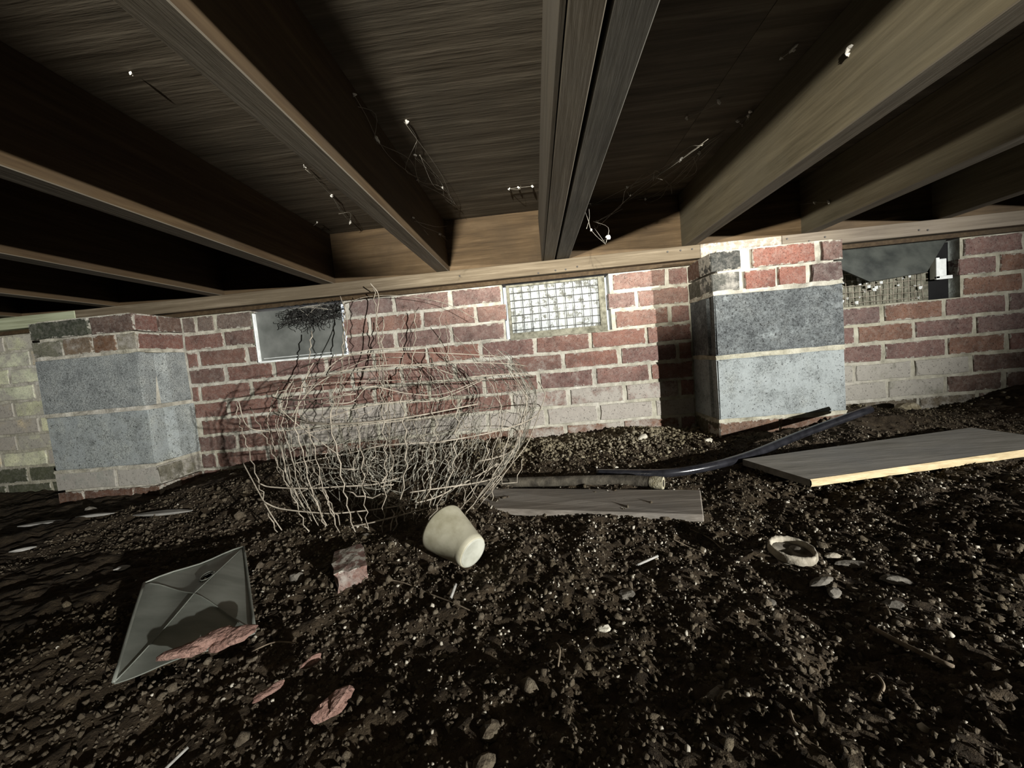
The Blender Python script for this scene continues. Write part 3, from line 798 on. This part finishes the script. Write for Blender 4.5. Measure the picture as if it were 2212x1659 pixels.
crimped([(812, 690, 1.42), (820, 760, 1.40), (818, 800, 1.36), (828, 850, 1.3), (836, 920, 1.2), (845, 990, 1.05), (846, 1040, .92), (820, 1090, .85)], .0021, seed=2)
crimped([(828, 690, 1.41), (826, 760, 1.39), (830, 830, 1.3)], .0021, seed=3)
crimped([(895, 670, 1.43), (897, 730, 1.42), (890, 780, 1.40), (880, 815, 1.36), (860, 840, 1.3)], .0021, seed=4)
crimped([(905, 800, 1.3), (912, 840, 1.28), (925, 880, 1.2)], .0021, seed=5)
crimped([(968, 745, 1.35), (965, 790, 1.33), (970, 830, 1.3), (985, 860, 1.25)], .0021, seed=6)
crimped([(673, 715, 1.40), (668, 780, 1.36), (664, 840, 1.25), (672, 870, 1.15), (700, 872, 1.1)], .0021, seed=7)
crimped([(508, 868, 1.0), (520, 920, .97), (545, 1000, .90), (565, 1060, .86), (580, 1110, .84), (600, 1150, .83)], .00152, seed=8)
crimped([(540, 880, 1.0), (575, 950, .93), (610, 1020, .87), (640, 1090, .84), (665, 1150, .82)], .00152, seed=9)
crimped([(605, 960, .95), (650, 1030, .88), (690, 1100, .84), (705, 1160, .81)], .00168, seed=10)
crimped([(655, 965, .95), (690, 1040, .88), (725, 1110, .83), (752, 1168, .80)], .00152, seed=11)
crimped([(780, 980, .95), (800, 1030, .88), (830, 1050, .87), (850, 1045, .88)], .00176, seed=12)
crimped([(745, 1060, .86), (790, 1075, .85), (840, 1070, .86), (890, 1085, .86)], .00176, seed=13)
crimped([(770, 1105, .83), (790, 1140, .81), (825, 1160, .80), (860, 1158, .80)], .00152, seed=14)
crimped([(846, 1100, .84), (848, 1130, .82), (838, 1158, .80)], .00168, seed=15)
crimped([(865, 1095, .84), (875, 1125, .83)], .00144, seed=16)
crimped([(925, 1040, .92), (930, 1075, .9), (935, 1120, .87)], .00144, seed=17)
crimped([(1000, 1050, .95), (1005, 1085, .93), (1000, 1105, .92)], .00128, seed=18)
crimped([(1060, 1000, .99), (1065, 1060, .95), (1060, 1100, .93)], .00128, seed=19)
crimped([(1070, 990, 1.0), (1085, 1040, .98), (1115, 1040, .99), (1130, 990, 1.02)], .00128, seed=20)
crimped([(1085, 780, 1.3), (1105, 850, 1.28), (1130, 920, 1.25), (1150, 950, 1.25)], .00120, seed=21)
crimped([(1110, 830, 1.3), (1125, 890, 1.28), (1110, 950, 1.24)], .00120, seed=22)
crimped([(700, 870, 1.05), (750, 850, 1.08), (800, 820, 1.12)], .00120, seed=23)
crimped([(735, 830, 1.1), (770, 880, 1.05), (775, 940, 1.0), (770, 990, .95)], .00136, seed=24)
for q_ in range(26):
    u_ = rw.uniform(600, 1080); v_ = rw.uniform(800, 1060); y_ = rw.uniform(.95, 1.25)
    crimped([(u_, v_, y_), (u_ + rw.uniform(-25, 25), v_ + rw.uniform(20, 50), y_ - .02), (u_ + rw.uniform(-40, 40), v_ + rw.uniform(60, 110), y_ - .05)], .0012, .0035, .013, 100 + q_)
stray([(700, 905, .92), (780, 880, .95), (860, 868, 1.0), (950, 862, 1.06), (1060, 812, 1.15)], .0015)
stray([(742, 800, 1.35), (800, 775, 1.38), (870, 772, 1.38)], .0014)
stray([(745, 655, 1.42), (800, 640, 1.43), (880, 640, 1.43), (960, 655, 1.43), (1030, 690, 1.43)], .0012)
stray([(960, 700, 1.40), (1000, 745, 1.38), (1040, 790, 1.3)], .0012)
stray([(640, 940, .95), (720, 925, .97), (810, 915, 1.0), (900, 905, 1.06), (1000, 890, 1.15)], .0014)
# finer netting crumpled inside and behind
def netting(name, s, nth, nz, th0, th1, za, zb, amp, seed, r_):
    q = random.Random(seed); grid = []
    f1 = [q.uniform(0, 6.28) for _ in range(6)]
    for i in range(nth + 1):
        rowp = []
        for j in range(nz + 1):
            th = th0 + (th1 - th0) * i / nth; z = za + (zb - za) * j / nz
            k = s * (1 + amp * (math.sin(th * 4 + z * 25 + f1[0]) + .7 * math.sin(th * 7 - z * 40 + f1[1]) + .5 * math.sin(th * 11 + f1[2])))
            p = cage(th, max(.012, z + .02 * math.sin(th * 5 + f1[3]) + q.uniform(-.005, .005)), k)
            p += Vector((q.uniform(-1, 1), q.uniform(-1, 1), 0)) * .006
            rowp.append(clampY(p))
        grid.append(rowp)
    L = [rw_ for rw_ in grid]
    for j in range(nz + 1):
        if q.random() < .85:
            i0 = q.randint(0, nth // 3); i1 = q.randint(2 * nth // 3, nth)
            L.append([grid[i][j] for i in range(i0, i1 + 1)])
    o = tubes(name, L, r_, 'wire_dark', wr, 3, smooth=False); o['kind'] = 'stuff'
netting('inner_netting', .62, 40, 10, 0, 6.283, .01, .22, .10, 31, .0008)
netting('inner_netting', .40, 26, 8, 0, 6.283, .01, .15, .16, 32, .0009)
netting('outer_netting', .97, 34, 11, -.5, 1.9, .06, .36, .02, 33, .0008)
netting('outer_netting', .95, 24, 7, 1.9, 4.0, .03, .22, .03, 34, .0008)

# ------------------------------------------------------------------ things on the soil
# cup, tipped on its side
def lathe(prof, n=32):
    V, Fc = [], []
    for r_, z in prof:
        for k in range(n):
            w_ = 6.28318 * k / n; V.append((r_ * math.cos(w_), r_ * math.sin(w_), z))
    for i in range(len(prof) - 1):
        for k in range(n):
            k2 = (k + 1) % n; Fc.append((i * n + k, i * n + k2, (i + 1) * n + k2, (i + 1) * n + k))
    return V, Fc
cl = onG(985, 1205)
cup = empty('cup', (cl.x, cl.y, cl.z), 'cream plastic cup tipped over on the soil', 'cup')
prof = [(.0005, .0035), (.024, .0035), (.0265, 0), (.0285, .0015), (.0305, .010), (.0300, .0125), (.040, .055), (.0445, .078), (.0455, .082), (.0455, .085), (.0435, .085), (.0425, .080), (.038, .055), (.028, .013), (.001, .010)]
V, Fc = lathe(prof, 40)
ax_dir = Vector((-.74, .60, .30)).normalized()
qd = ax_dir.to_track_quat('Z', 'Y').to_euler()
cb = onZ(1022, 1194, .030)
co_ = pyd('body', V, Fc, 'cup', cup, cb - cl, qd, True)
V, Fc = lathe([(.0004, -.0006), (.0235, -.0006), (.0262, -.0014), (.0268, .001)], 40)
pyd('base', V, Fc, 'cup_base', co_, (0, 0, 0), smooth=True)

# half brick standing on the soil
bl = onG(757, 1262)
bm = bmesh.new(); bmesh.ops.create_cube(bm, size=1.0)
bmesh.ops.subdivide_edges(bm, edges=bm.edges[:], cuts=4, use_grid_fill=True)
rr = random.Random(3)
for v in bm.verts:
    edge = sum(1 for c in v.co if abs(c) > .49)
    j = .0022 if edge >= 2 else .0010
    v.co = Vector((v.co.x * .052, v.co.y * .088, v.co.z * .050))
    if v.co.x < -.02: v.co.x += rr.uniform(-.003, .004)
    v.co += Vector((rr.uniform(-j, j), rr.uniform(-j, j), rr.uniform(-j, j)))
o = bmo('broken_brick', bm, 'brick', None, (bl.x - .018, bl.y + .040, bl.z + .002), (.03, -.03, .50)); o.color = (.15, .085, .068, .40)
tag(o, 'broken red brick half lying before the wire roll', 'brick')

# cross-broken sheet of metal
cs = [onG(312, 1262, .035), onG(527, 1183, .012), onG(551, 1368, .012), onG(246, 1474, .012)]
ctr = onG(413, 1293, .040)
sm = empty('metal_sheet', (ctr.x, ctr.y, 0), 'grey sheet metal panel with diagonal creases and a round hole', 'metal panel')
def sheet_pt(a, b):
    p = cs[0] * (1 - a) * (1 - b) + cs[1] * a * (1 - b) + cs[2] * a * b + cs[3] * (1 - a) * b
    # lift towards the crossing of the creases
    e = 1 - max(abs(a - .5), abs(b - .5)) * 2
    return p + Vector((0, 0, .012 * e + .002 * math.sin(9 * a + 4 * b)))
NG = 36; hole = (.60, .30); hr = (.068, .056); V, Fc, id_ = [], [], {}
for i in range(NG + 1):
    for j in range(NG + 1):
        a, b = i / NG, j / NG
        dx, dy = (a - hole[0]) / hr[0], (b - hole[1]) / hr[1]; l = math.hypot(dx, dy)
        id_[i, j] = len(V); V.append(sheet_pt(a, b) - Vector((ctr.x, ctr.y, 0)))
for i in range(NG):
    for j in range(NG):
        a, b = (i + .5) / NG, (j + .5) / NG
        if math.hypot((a - hole[0]) / hr[0], (b - hole[1]) / hr[1]) < 1: continue
        Fc.append((id_[i, j], id_[i + 1, j], id_[i + 1, j + 1], id_[i, j + 1]))
sh = pyd('sheet', V, Fc, 'sheet_metal', sm)
md = sh.modifiers.new('thickness', 'SOLIDIFY'); md.thickness = .0015; md.offset = 1
pts = [sheet_pt(hole[0] + hr[0] * 1.02 * math.cos(w_), hole[1] + hr[1] * 1.05 * math.sin(w_)) - Vector((ctr.x, ctr.y, -.0015)) for w_ in np.linspace(0, 6.283, 26)]
tubes('hole_rim', [pts], .0011, 'sheet_metal', sm, 5)
fl = lambda a, b: sheet_pt(a, b) - Vector((ctr.x, ctr.y, -.002))
tubes('folded_edge', [[fl(0, t) for t in np.linspace(0, 1, 9)]], .0022, 'sheet_metal', sm, 5)
tubes('folded_edge', [[fl(1, t) for t in np.linspace(0, 1, 9)]], .0022, 'sheet_metal', sm, 5)
tubes('folded_edge', [[fl(t, 0) for t in np.linspace(0, 1, 9)]], .0016, 'sheet_metal', sm, 5)
for q0, q1 in (((0, 0), (1, 1)), ((1, 0), (0, 1))):
    tubes('crease', [[fl(q0[0] + (q1[0] - q0[0]) * t, q0[1] + (q1[1] - q0[1]) * t) - Vector((0, 0, .0008)) for t in np.linspace(0, 1, 15)]], .0009, 'sheet_metal', sm, 4)
p = sheet_pt(*hole)
tag(lump('pale_stone', .007, .005, .004, 5, 'pale_stone', None, (p.x + .002, p.y - .004, p.z - .006), sub=2), 'white chip showing through the hole in the metal sheet', 'stone chip')

# pink fibre scraps
def scrap(name, u0, v0, sx, sy, sz, rz, seed, label, lift=0.0, amp=.42, z=None):
    p = onG(u0, v0) if z is None else onZ(u0, v0, z)
    o = lump(name, sx, sy, sz, seed, 'pink_wool', None, (p.x, p.y, p.z + sz * .5 + lift), (0, 0, rz), sub=3, amp=amp)
    return tag(o, label, 'insulation scrap', 'pink insulation scraps')
scrap('insulation_scrap', 500, 1380, .024, .015, .009, .6, 41, 'largest pink insulation scrap, on the edge of the metal sheet', z=.022)
scrap('insulation_scrap', 420, 1405, .019, .010, .006, .4, 42, 'flat pink insulation scrap lying on the metal sheet', z=.024)
scrap('insulation_scrap', 581, 1503, .017, .0055, .004, .95, 43, 'slim finger-shaped pink insulation scrap on bare soil', .003, .25)
scrap('insulation_scrap', 728, 1530, .017, .011, .007, .8, 44, 'crumpled pink insulation scrap with ragged edges on bare soil', .003, .55)
scrap('insulation_scrap', 676, 1434, .010, .005, .004, .7, 45, 'smallest pink insulation scrap, half sunk in the soil', .002)

# old plank
zt = .012
pc = [onG(1028, 1078, zt - .004), onG(1040, 1054, zt), onG(1513, 1058, zt), onG(1520, 1112, zt), onG(1062, 1098, zt)]
cen = sum(pc, Vector()) / 5
bm = bmesh.new(); top = [bm.verts.new(p - cen) for p in pc]; bot = [bm.verts.new(p - cen - Vector((0, 0, .016))) for p in pc]
bm.faces.new(top[::-1]); bm.faces.new(bot)
for i in range(5): bm.faces.new((top[i], top[(i + 1) % 5], bot[(i + 1) % 5], bot[i]))
bmesh.ops.recalc_face_normals(bm, faces=bm.faces[:]); bmesh.ops.bevel(bm, geom=bm.edges[:], offset=.002, segments=1, affect='EDGES')
tag(bmo('plank', bm, 'old_plank', None, cen), 'weathered grey plank with a pointed end in front of the pipes', 'plank')

# pipes
def pipe(name, pts, r_, mat, label, n=14, hollow=None, k=8):
    root = empty(name, pts[0], label, 'pipe'); o0 = Vector(pts[0])
    sp = [p - o0 for p in spline(pts, k)]
    V, Fc = tube_vf(sp, r_, n, cap=False)
    # bore: inner wall at both ends
    V2, F2 = tube_vf(sp, r_ * .70, n, cap=False)
    q = len(V); V += V2; Fc += [tuple(i + q for i in f_)[::-1] for f_ in F2]
    m_ = len(sp)
    for e in (0, (m_ - 1) * n):
        for i in range(n):
            j = (i + 1) % n; f_ = (e + i, q + e + i, q + e + j, e + j); Fc.append(f_ if e == 0 else f_[::-1])
    pyd('tube', V, Fc, mat, root, smooth=True)
    return root, sp
bp = [onG(1290, 1022, .010), onG(1350, 1023, .014), onG(1440, 1022, .016), onG(1530, 1008, .02), onG(1620, 983, .026), onG(1740, 935, .045), onY(1880, 884, 1.20)]
pipe('black_pipe', bp, .0112, 'black_pipe', 'shiny black plastic pipe curving past the pale block pier', 16, k=8)
rp = [onG(965, 1046, .014), onG(1070, 1043, .014), onG(1190, 1040, .016), onG(1320, 1037, .018), onG(1385, 1039, .020), onG(1432, 1044, .022)]
root, sp = pipe('old_pipe', rp, .0130, 'rusty_pipe', 'crusted old pipe with an open end lying behind the plank', 16)
a_, b_ = sp[-1], sp[-1] + (sp[-2] - sp[-1]).normalized() * .030
V, Fc = tube_vf([b_, b_ * .6 + a_ * .4, a_ + (a_ - b_) * .02], .017, 18, cap=False, radii=[.0132, .0158, .0155])
pyd('scale_crust', V, Fc, 'pipe_scale', root, smooth=True)
V, Fc = lathe([(.0088, 0), (.0155, 0)], 18)
o = pyd('end_face', V, Fc, 'pipe_scale', root, a_ + (a_ - b_) * .04, (a_ - b_).to_track_quat('Z', 'Y').to_euler())

# offcut of board with pale sawn edge
zf = .045
bc = [onG(1602, 996, .045), onG(1750, 1036, .040), onG(2225, 966, .040), onG(2215, 962, .05), onG(2030, 944, .05)]
fl_, fr_, br_, bl_ = onG(1750, 1036, .030), onG(2330, 955, .030), onG(2240, 930, .035), onG(1604, 992, .030)
br_ = fr_ + (bl_ - fl_) * 1.05
pb = empty('board_offcut', (fl_ + br_) / 2, 'grey sheet board offcut with a pale yellow sawn edge', 'board'); ob = (fl_ + br_) / 2
th_ = .016
mid = bl_ * .35 + br_ * .65
V = [p - ob for p in (fl_, fr_, br_, bl_)]; V += [p - Vector((0, 0, th_)) for p in V]
pyd('face', V, [(0, 1, 2, 3), (7, 6, 5, 4), (1, 5, 6, 2), (2, 6, 7, 3), (3, 7, 4, 0)], 'board_face', pb)
n_ = 24; e0_, e1_ = fl_ - ob, fr_ - ob; out_ = (e1_ - e0_).cross(Vector((0, 0, 1))).normalized(); rr = random.Random(6)
V = []; Fc = []
for i in range(n_ + 1):
    p = e0_.lerp(e1_, i / n_)
    V += [p + Vector((0, 0, .0005)), p + out_ * rr.uniform(.001, .004) - Vector((0, 0, .003)), p + out_ * rr.uniform(.001, .005) - Vector((0, 0, th_ * .6)), p + out_ * rr.uniform(0, .003) - Vector((0, 0, th_))]
for i in range(n_):
    for j in range(3): Fc.append((i * 4 + j, i * 4 + j + 1, i * 4 + j + 5, i * 4 + j + 4))
pyd('sawn_edge', V, Fc, 'board_edge', pb)

# round lid with an off-centre hole
lc = onG(1711, 1205)
lid = empty('drain_lid', lc, 'round crusted lid with an off-centre hole on the soil', 'lid')
RL = .033
V, Fc = lathe([(RL * .84, .002), (RL * .84, .008), (RL * .93, .012), (RL * 1.0, .009), (RL * 1.02, .0), (RL * .86, -.004)], 40)
rr = random.Random(2); V = [(x * rr.uniform(.975, 1.02), y * rr.uniform(.975, 1.02), z + rr.uniform(-.0012, .0012)) for x, y, z in V]
pyd('rim', V, Fc, 'lid_rim', lid, (0, 0, .008), (.10, .05, 0), True)
V, Fc = [], []; n_ = 40; hc = (-.35 * RL, -.12 * RL); hr_ = .36 * RL
for k in range(n_):
    w_ = 6.28318 * k / n_
    V += [(RL * .86 * math.cos(w_), RL * .86 * math.sin(w_), 0), (hc[0] + hr_ * math.cos(w_), hc[1] + hr_ * math.sin(w_), .001), (hc[0] + hr_ * math.cos(w_), hc[1] + hr_ * math.sin(w_), -.012)]
for k in range(n_):
    j = (k + 1) % n_; Fc += [(k * 3, j * 3, j * 3 + 1, k * 3 + 1), (k * 3 + 1, j * 3 + 1, j * 3 + 2, k * 3 + 2)]
pl2 = pyd('plate', V, Fc, 'lid_plate', lid, (0, 0, .010), (.10, .05, 0), True)
V, Fc = lathe([(.0, .003), (.009, .0028), (.0105, .001), (.0115, -.002)], 24)
pyd('boss', V, Fc, 'lid_plate', lid, (.011, .005, .011), smooth=True)

# stones and chips that can be told apart
def stone(u, v, sx, sy, sz, rz, seed, mat, label, cat='stone', group=None, nm_='stone'):
    p = onG(u, v); z = float(soil_z(np.array([p.x]), np.array([p.y]))[0])
    o = lump(nm_, sx, sy, sz, seed, mat, None, (p.x, p.y, z + sz * .55), (0, 0, rz), sub=2, amp=.22)
    return tag(o, label, cat, group)
stone(846, 1190, .0055, .004, .0035, .3, 1, 'pale_stone', 'small white pebble between the broken brick and the cup')
stone(790, 1168, .012, .006, .006, .1, 2, 'stone', 'brown stone at the foot of the wire roll')
stone(1355, 1262, .014, .010, .005, .5, 3, 'stone', 'flat grey stone alone on the open soil')
stone(1775, 1245, .017, .008, .006, .2, 4, 'stone', 'grey stone flake just below the round lid', group='flakes by the lid')
stone(1800, 1262, .012, .009, .005, 1.0, 5, 'stone', 'small grey stone flake beside a larger flake below the lid', group='flakes by the lid')
stone(1935, 1232, .020, .010, .005, -.4, 6, 'stone', 'pale grey flake farthest out beside the round lid', group='flakes by the lid')
stone(1850, 1196, .026, .008, .004, -.2, 7, 'stone', 'long thin dark flake reaching from the round lid', group='flakes by the lid')
stone(1660, 1283, .010, .007, .005, .1, 8, 'stone', 'blunt grey stone set apart from the flakes by the lid', group='flakes by the lid')
stone(1800, 1183, .012, .005, .005, .1, 9, 'lid_rim', 'crusted sliver sticking out from the round lid', 'sliver')
stone(1312, 932, .014, .005, .004, .2, 10, 'pale_stone', 'white mortar sliver on the bank under the mesh vent', 'mortar chip')
stone(1390, 955, .018, .011, .010, .6, 11, 'pale_stone', 'fist of pale mortar on the bank by the block pier', 'mortar chip')
stone(1530, 963, .016, .010, .009, .4, 12, 'pale_stone', 'pale mortar crumb at the corner of the pale block pier', 'mortar chip')
stone(1500, 930, .013, .010, .014, .4, 13, 'stone', 'upright stone leaning on the shaded corner of the pier')
stone(1085, 975, .030, .020, .014, .2, 14, 'rubble', 'mound of mortar grit behind the wire roll', 'mortar chip')
stone(930, 1010, .014, .012, .012, .2, 15, 'pale_stone', 'tan mortar lump inside the right side of the wire roll', 'mortar chip')
stone(395, 1003, .036, .020, .020, .5, 16, 'pale_stone', 'largest mortar lump at the foot of the grey pier', 'mortar chip', 'mortar lumps by the grey pier')
stone(372, 1032, .018, .012, .012, 1.2, 17, 'pale_stone', 'middle-sized mortar lump at the foot of the grey pier', 'mortar chip', 'mortar lumps by the grey pier')
stone(412, 1022, .018, .013, .012, .1, 18, 'stone', 'dark crumbling lump beside the pale mortar at the grey pier', 'mortar chip', 'mortar lumps by the grey pier')
stone(502, 1025, .011, .006, .006, .6, 19, 'pale_stone', 'lone mortar chip between grey pier and wire roll', 'mortar chip')
stone(195, 1108, .016, .012, .014, .6, 20, 'stone', 'rounded stone on the soil below the grey pier')
stone(2070, 855, .014, .010, .010, .6, 21, 'pale_stone', 'pale round stone against the wall under the flap vent')
stone(1960, 880, .050, .020, .016, .15, 22, 'rubble', 'broken mortar ledge at the wall foot under the flap vent', 'mortar chip')
stone(1330, 1018, .008, .006, .007, .15, 23, 'pale_stone', 'small pale chip resting behind the old pipe', 'mortar chip')
stone(1545, 1470, .016, .006, .004, .7, 24, 'stone', 'flat brown chip lying alone on open soil')
stone(1060, 1560, .012, .009, .008, .4, 25, 'clod', 'lumpy clod of soil beyond the crumpled pink scrap')
stone(1040, 1640, .010, .009, .008, .4, 26, 'clod', 'rounded clod beside the lumpy clod of soil')
stone(640, 1240, .010, .008, .010, .4, 27, 'stone', 'small stone in the shadow of the broken brick')
stone(1305, 1345, .008, .006, .005, .2, 28, 'pale_stone', 'pale brown nugget on the open soil')
stone(1925, 1290, .012, .009, .006, .2, 29, 'stone', 'soil-covered stone below the farthest flake')
# pale splinters on the left
def sliver(u0, v0, u1, v1, wd, label):
    p, q = onG(u0, v0, .004), onG(u1, v1, .004); d = q - p; c = (p + q) / 2; L = d.length
    c.z = float(soil_z(np.array([c.x]), np.array([c.y]))[0]) + .005
    bm = bmesh.new(); bmesh.ops.create_cube(bm, size=1.0)
    bmesh.ops.subdivide_edges(bm, edges=bm.edges[:], cuts=3, use_grid_fill=True); q_ = random.Random(int(u0))
    for v in bm.verts:
        t = 1 - (abs(v.co.x) * 2) ** 2 * .75
        v.co = Vector((v.co.x * L, v.co.y * wd * t + q_.uniform(-.001, .001), v.co.z * .007 * t))
    tag(bmo('wood_splinter', bm, 'sliver', None, c, (0, 0, math.atan2(d.y, d.x))), label, 'splinter', 'pale splinters by the grey pier')
sliver(290, 1118, 415, 1106, .026, 'broad pale wood splinter in front of the grey pier')
sliver(40, 1142, 152, 1128, .020, 'long pale splinter beyond the broad one, near the yellow brick')
sliver(165, 1128, 248, 1116, .010, 'thin pale splinter between the two longer ones')
sliver(20, 1196, 80, 1184, .006, 'short thin pale splinter on the dark soil')
sliver(244, 1225, 280, 1217, .010, 'stubby pale splinter behind the metal sheet')
# twigs
def twig(pix, r_, label, mat='twig'):
    pp = [onG(u, v, .006) for u, v in pix]; o0 = pp[0]
    for p in pp: p.z = float(soil_z(np.array([p.x]), np.array([p.y]))[0]) + .004 + r_
    tag(tubes('twig', [[p - o0 for p in spline(pp, 5)]], r_, mat, None, 5, loc=o0), label, 'twig')
twig([(822, 1248), (870, 1253), (930, 1270), (975, 1290), (1020, 1306)], .0011, 'long thin twig arching over the soil below the cup')
twig([(970, 1282), (984, 1258)], .0026, 'short thick pale twig below the cup', 'sliver')
twig([(1450, 1152), (1485, 1160), (1520, 1172)], .0012, 'bent twig below the end of the plank')
twig([(1490, 1130), (1530, 1140), (1560, 1168)], .0011, 'arched twig just off the corner of the plank')
twig([(1375, 1200), (1420, 1185)], .0022, 'pale short stick on the soil under the plank', 'sliver')
twig([(330, 1625), (400, 1575)], .0018, 'straight pale stick on dark soil near the metal sheet', 'sliver')
twig([(1895, 1460), (1908, 1440), (1890, 1420), (1870, 1418)], .0014, 'hooked rootlet lying on the open soil')
twig([(1705, 1510), (1715, 1545), (1735, 1560)], .0013, 'thin straight rootlet sticking out of the soil')
twig([(1200, 1370), (1208, 1390), (1204, 1420)], .0012, 'short upright rootlet in the open soil')
twig([(1880, 1330), (1960, 1375), (2060, 1420)], .0030, 'long soil-covered root half buried beyond the round lid')
twig([(540, 1378), (590, 1368), (640, 1360)], .0010, 'fine rootlet beside the metal sheet')

# ------------------------------------------------------------------ cobwebs hanging from the timber
wn = random.Random(77)
def web(label, pix, z, side=None, extra=0, mat='cobweb'):
    """strand traced through pixels on the joist side or subfloor, with caught dust flecks"""
    def pt(u, v):
        if side is None: return onZ(u, v, z)
        d = ray(u, v); t = side / d[0]; return Vector((side, d[1] * t, d[2] * t + CAMZ))
    pp = [pt(u, v) for u, v in pix]; o0 = pp[0]
    root = empty('cobweb', o0, label, 'cobweb', 'cobwebs under the joists')
    L = [[p - o0 for p in spline(pp, 4)]] if len(pp) > 1 else []
    for _ in range(extra):
        a = wn.choice(pp) - o0; b = wn.choice(pp) - o0
        j = lambda s: Vector((wn.uniform(-s, s), wn.uniform(-s, s), wn.uniform(-s, s * .4)))
        L.append(spline([a + j(.012), (a + b) / 2 + j(.03), b + j(.012)], 4))
    if L: o = tubes('strands', L, .00055, 'cobweb_faint', root, 3); o['kind'] = 'stuff'
    for i, p in enumerate(pp):
        if len(pp) > 4 and i % 2: continue
        lump('dust_fleck', wn.uniform(.0018, .0042), wn.uniform(.0016, .003), wn.uniform(.0018, .0045), int(p.x * 9999) + i, mat, root, p - o0, (wn.uniform(0, 3), wn.uniform(0, 3), 0), sub=2, amp=.75)
JR1 = -.286 + .003
zc = ZS - .006
web('cobweb strung with bright flecks along the side of the brown joist', [(765, 205), (792, 252), (815, 300), (848, 345), (902, 386), (915, 398)], zc, JR1, 3)
web('cobweb of fine knots in the rim corner beside the brown joist', [(893, 470), (915, 490), (950, 505), (985, 535), (975, 480), (960, 420)], zc, JR1, 11)
web('cobweb with one hanging fleck on the subfloor beside the brown joist', [(880, 265), (900, 300), (897, 335), (905, 390), (955, 405), (985, 450)], zc, None, 9)
web('cobweb trailing from a white fleck over the grey panel vent', [(658, 360), (690, 395), (718, 425), (735, 455), (757, 480)], zc, None, 2)
web('two loose flecks of cobweb near the rim over the grey panel vent', [(686, 480), (659, 505)], zc, None, 0)
web('single fleck of cobweb on the subfloor of the bay beside the brown joist', [(283, 158)], zc, None, 0)
web('single fleck of cobweb in the dark bay over the grey pier', [(45, 427)], zc, None, 0)
web('fleck of cobweb on the lit subfloor beside the doubled joist', [(1121, 405), (1100, 408), (1150, 402)], zc, None, 1)
web('sheet of cobweb fanning out from the doubled joist', [(1275, 440), (1330, 445), (1395, 430), (1450, 395), (1510, 330), (1560, 290)], zc, None, 16)
web('cobweb with bright flecks slung across the dark bay', [(1290, 478), (1340, 447), (1355, 405), (1420, 380), (1470, 345), (1530, 300)], ZJ + .06, None, 9)
web('ragged white cobweb dangling off the end of the doubled joist', [(1263, 455), (1272, 480), (1277, 497), (1300, 520), (1312, 512)], None, .158, 3)
web('claw-shaped cobweb fleck over the pale block pier', [(1593, 262), (1606, 270), (1616, 250), (1620, 240)], zc, None, 1)
web('two small flecks of cobweb above the claw-shaped one', [(1555, 220), (1484, 256)], zc, None, 0)
web('fleck of cobweb just off the lit joist over the pale pier', [(1688, 126), (1715, 105)], zc, None, 0)
web('woolly cobweb fleck stuck to the lit joist over the pale pier', [(1835, 105), (1832, 118)], None, .543, 0)
web('pale cobweb wisp at the joist end over the flap vent', [(1700, 445), (1760, 438), (1790, 437)], None, .948, 1)
web('cobweb wisps hanging by the rim board over the mesh vent', [(1100, 500), (1115, 498), (1108, 480)], zc, None, 1)
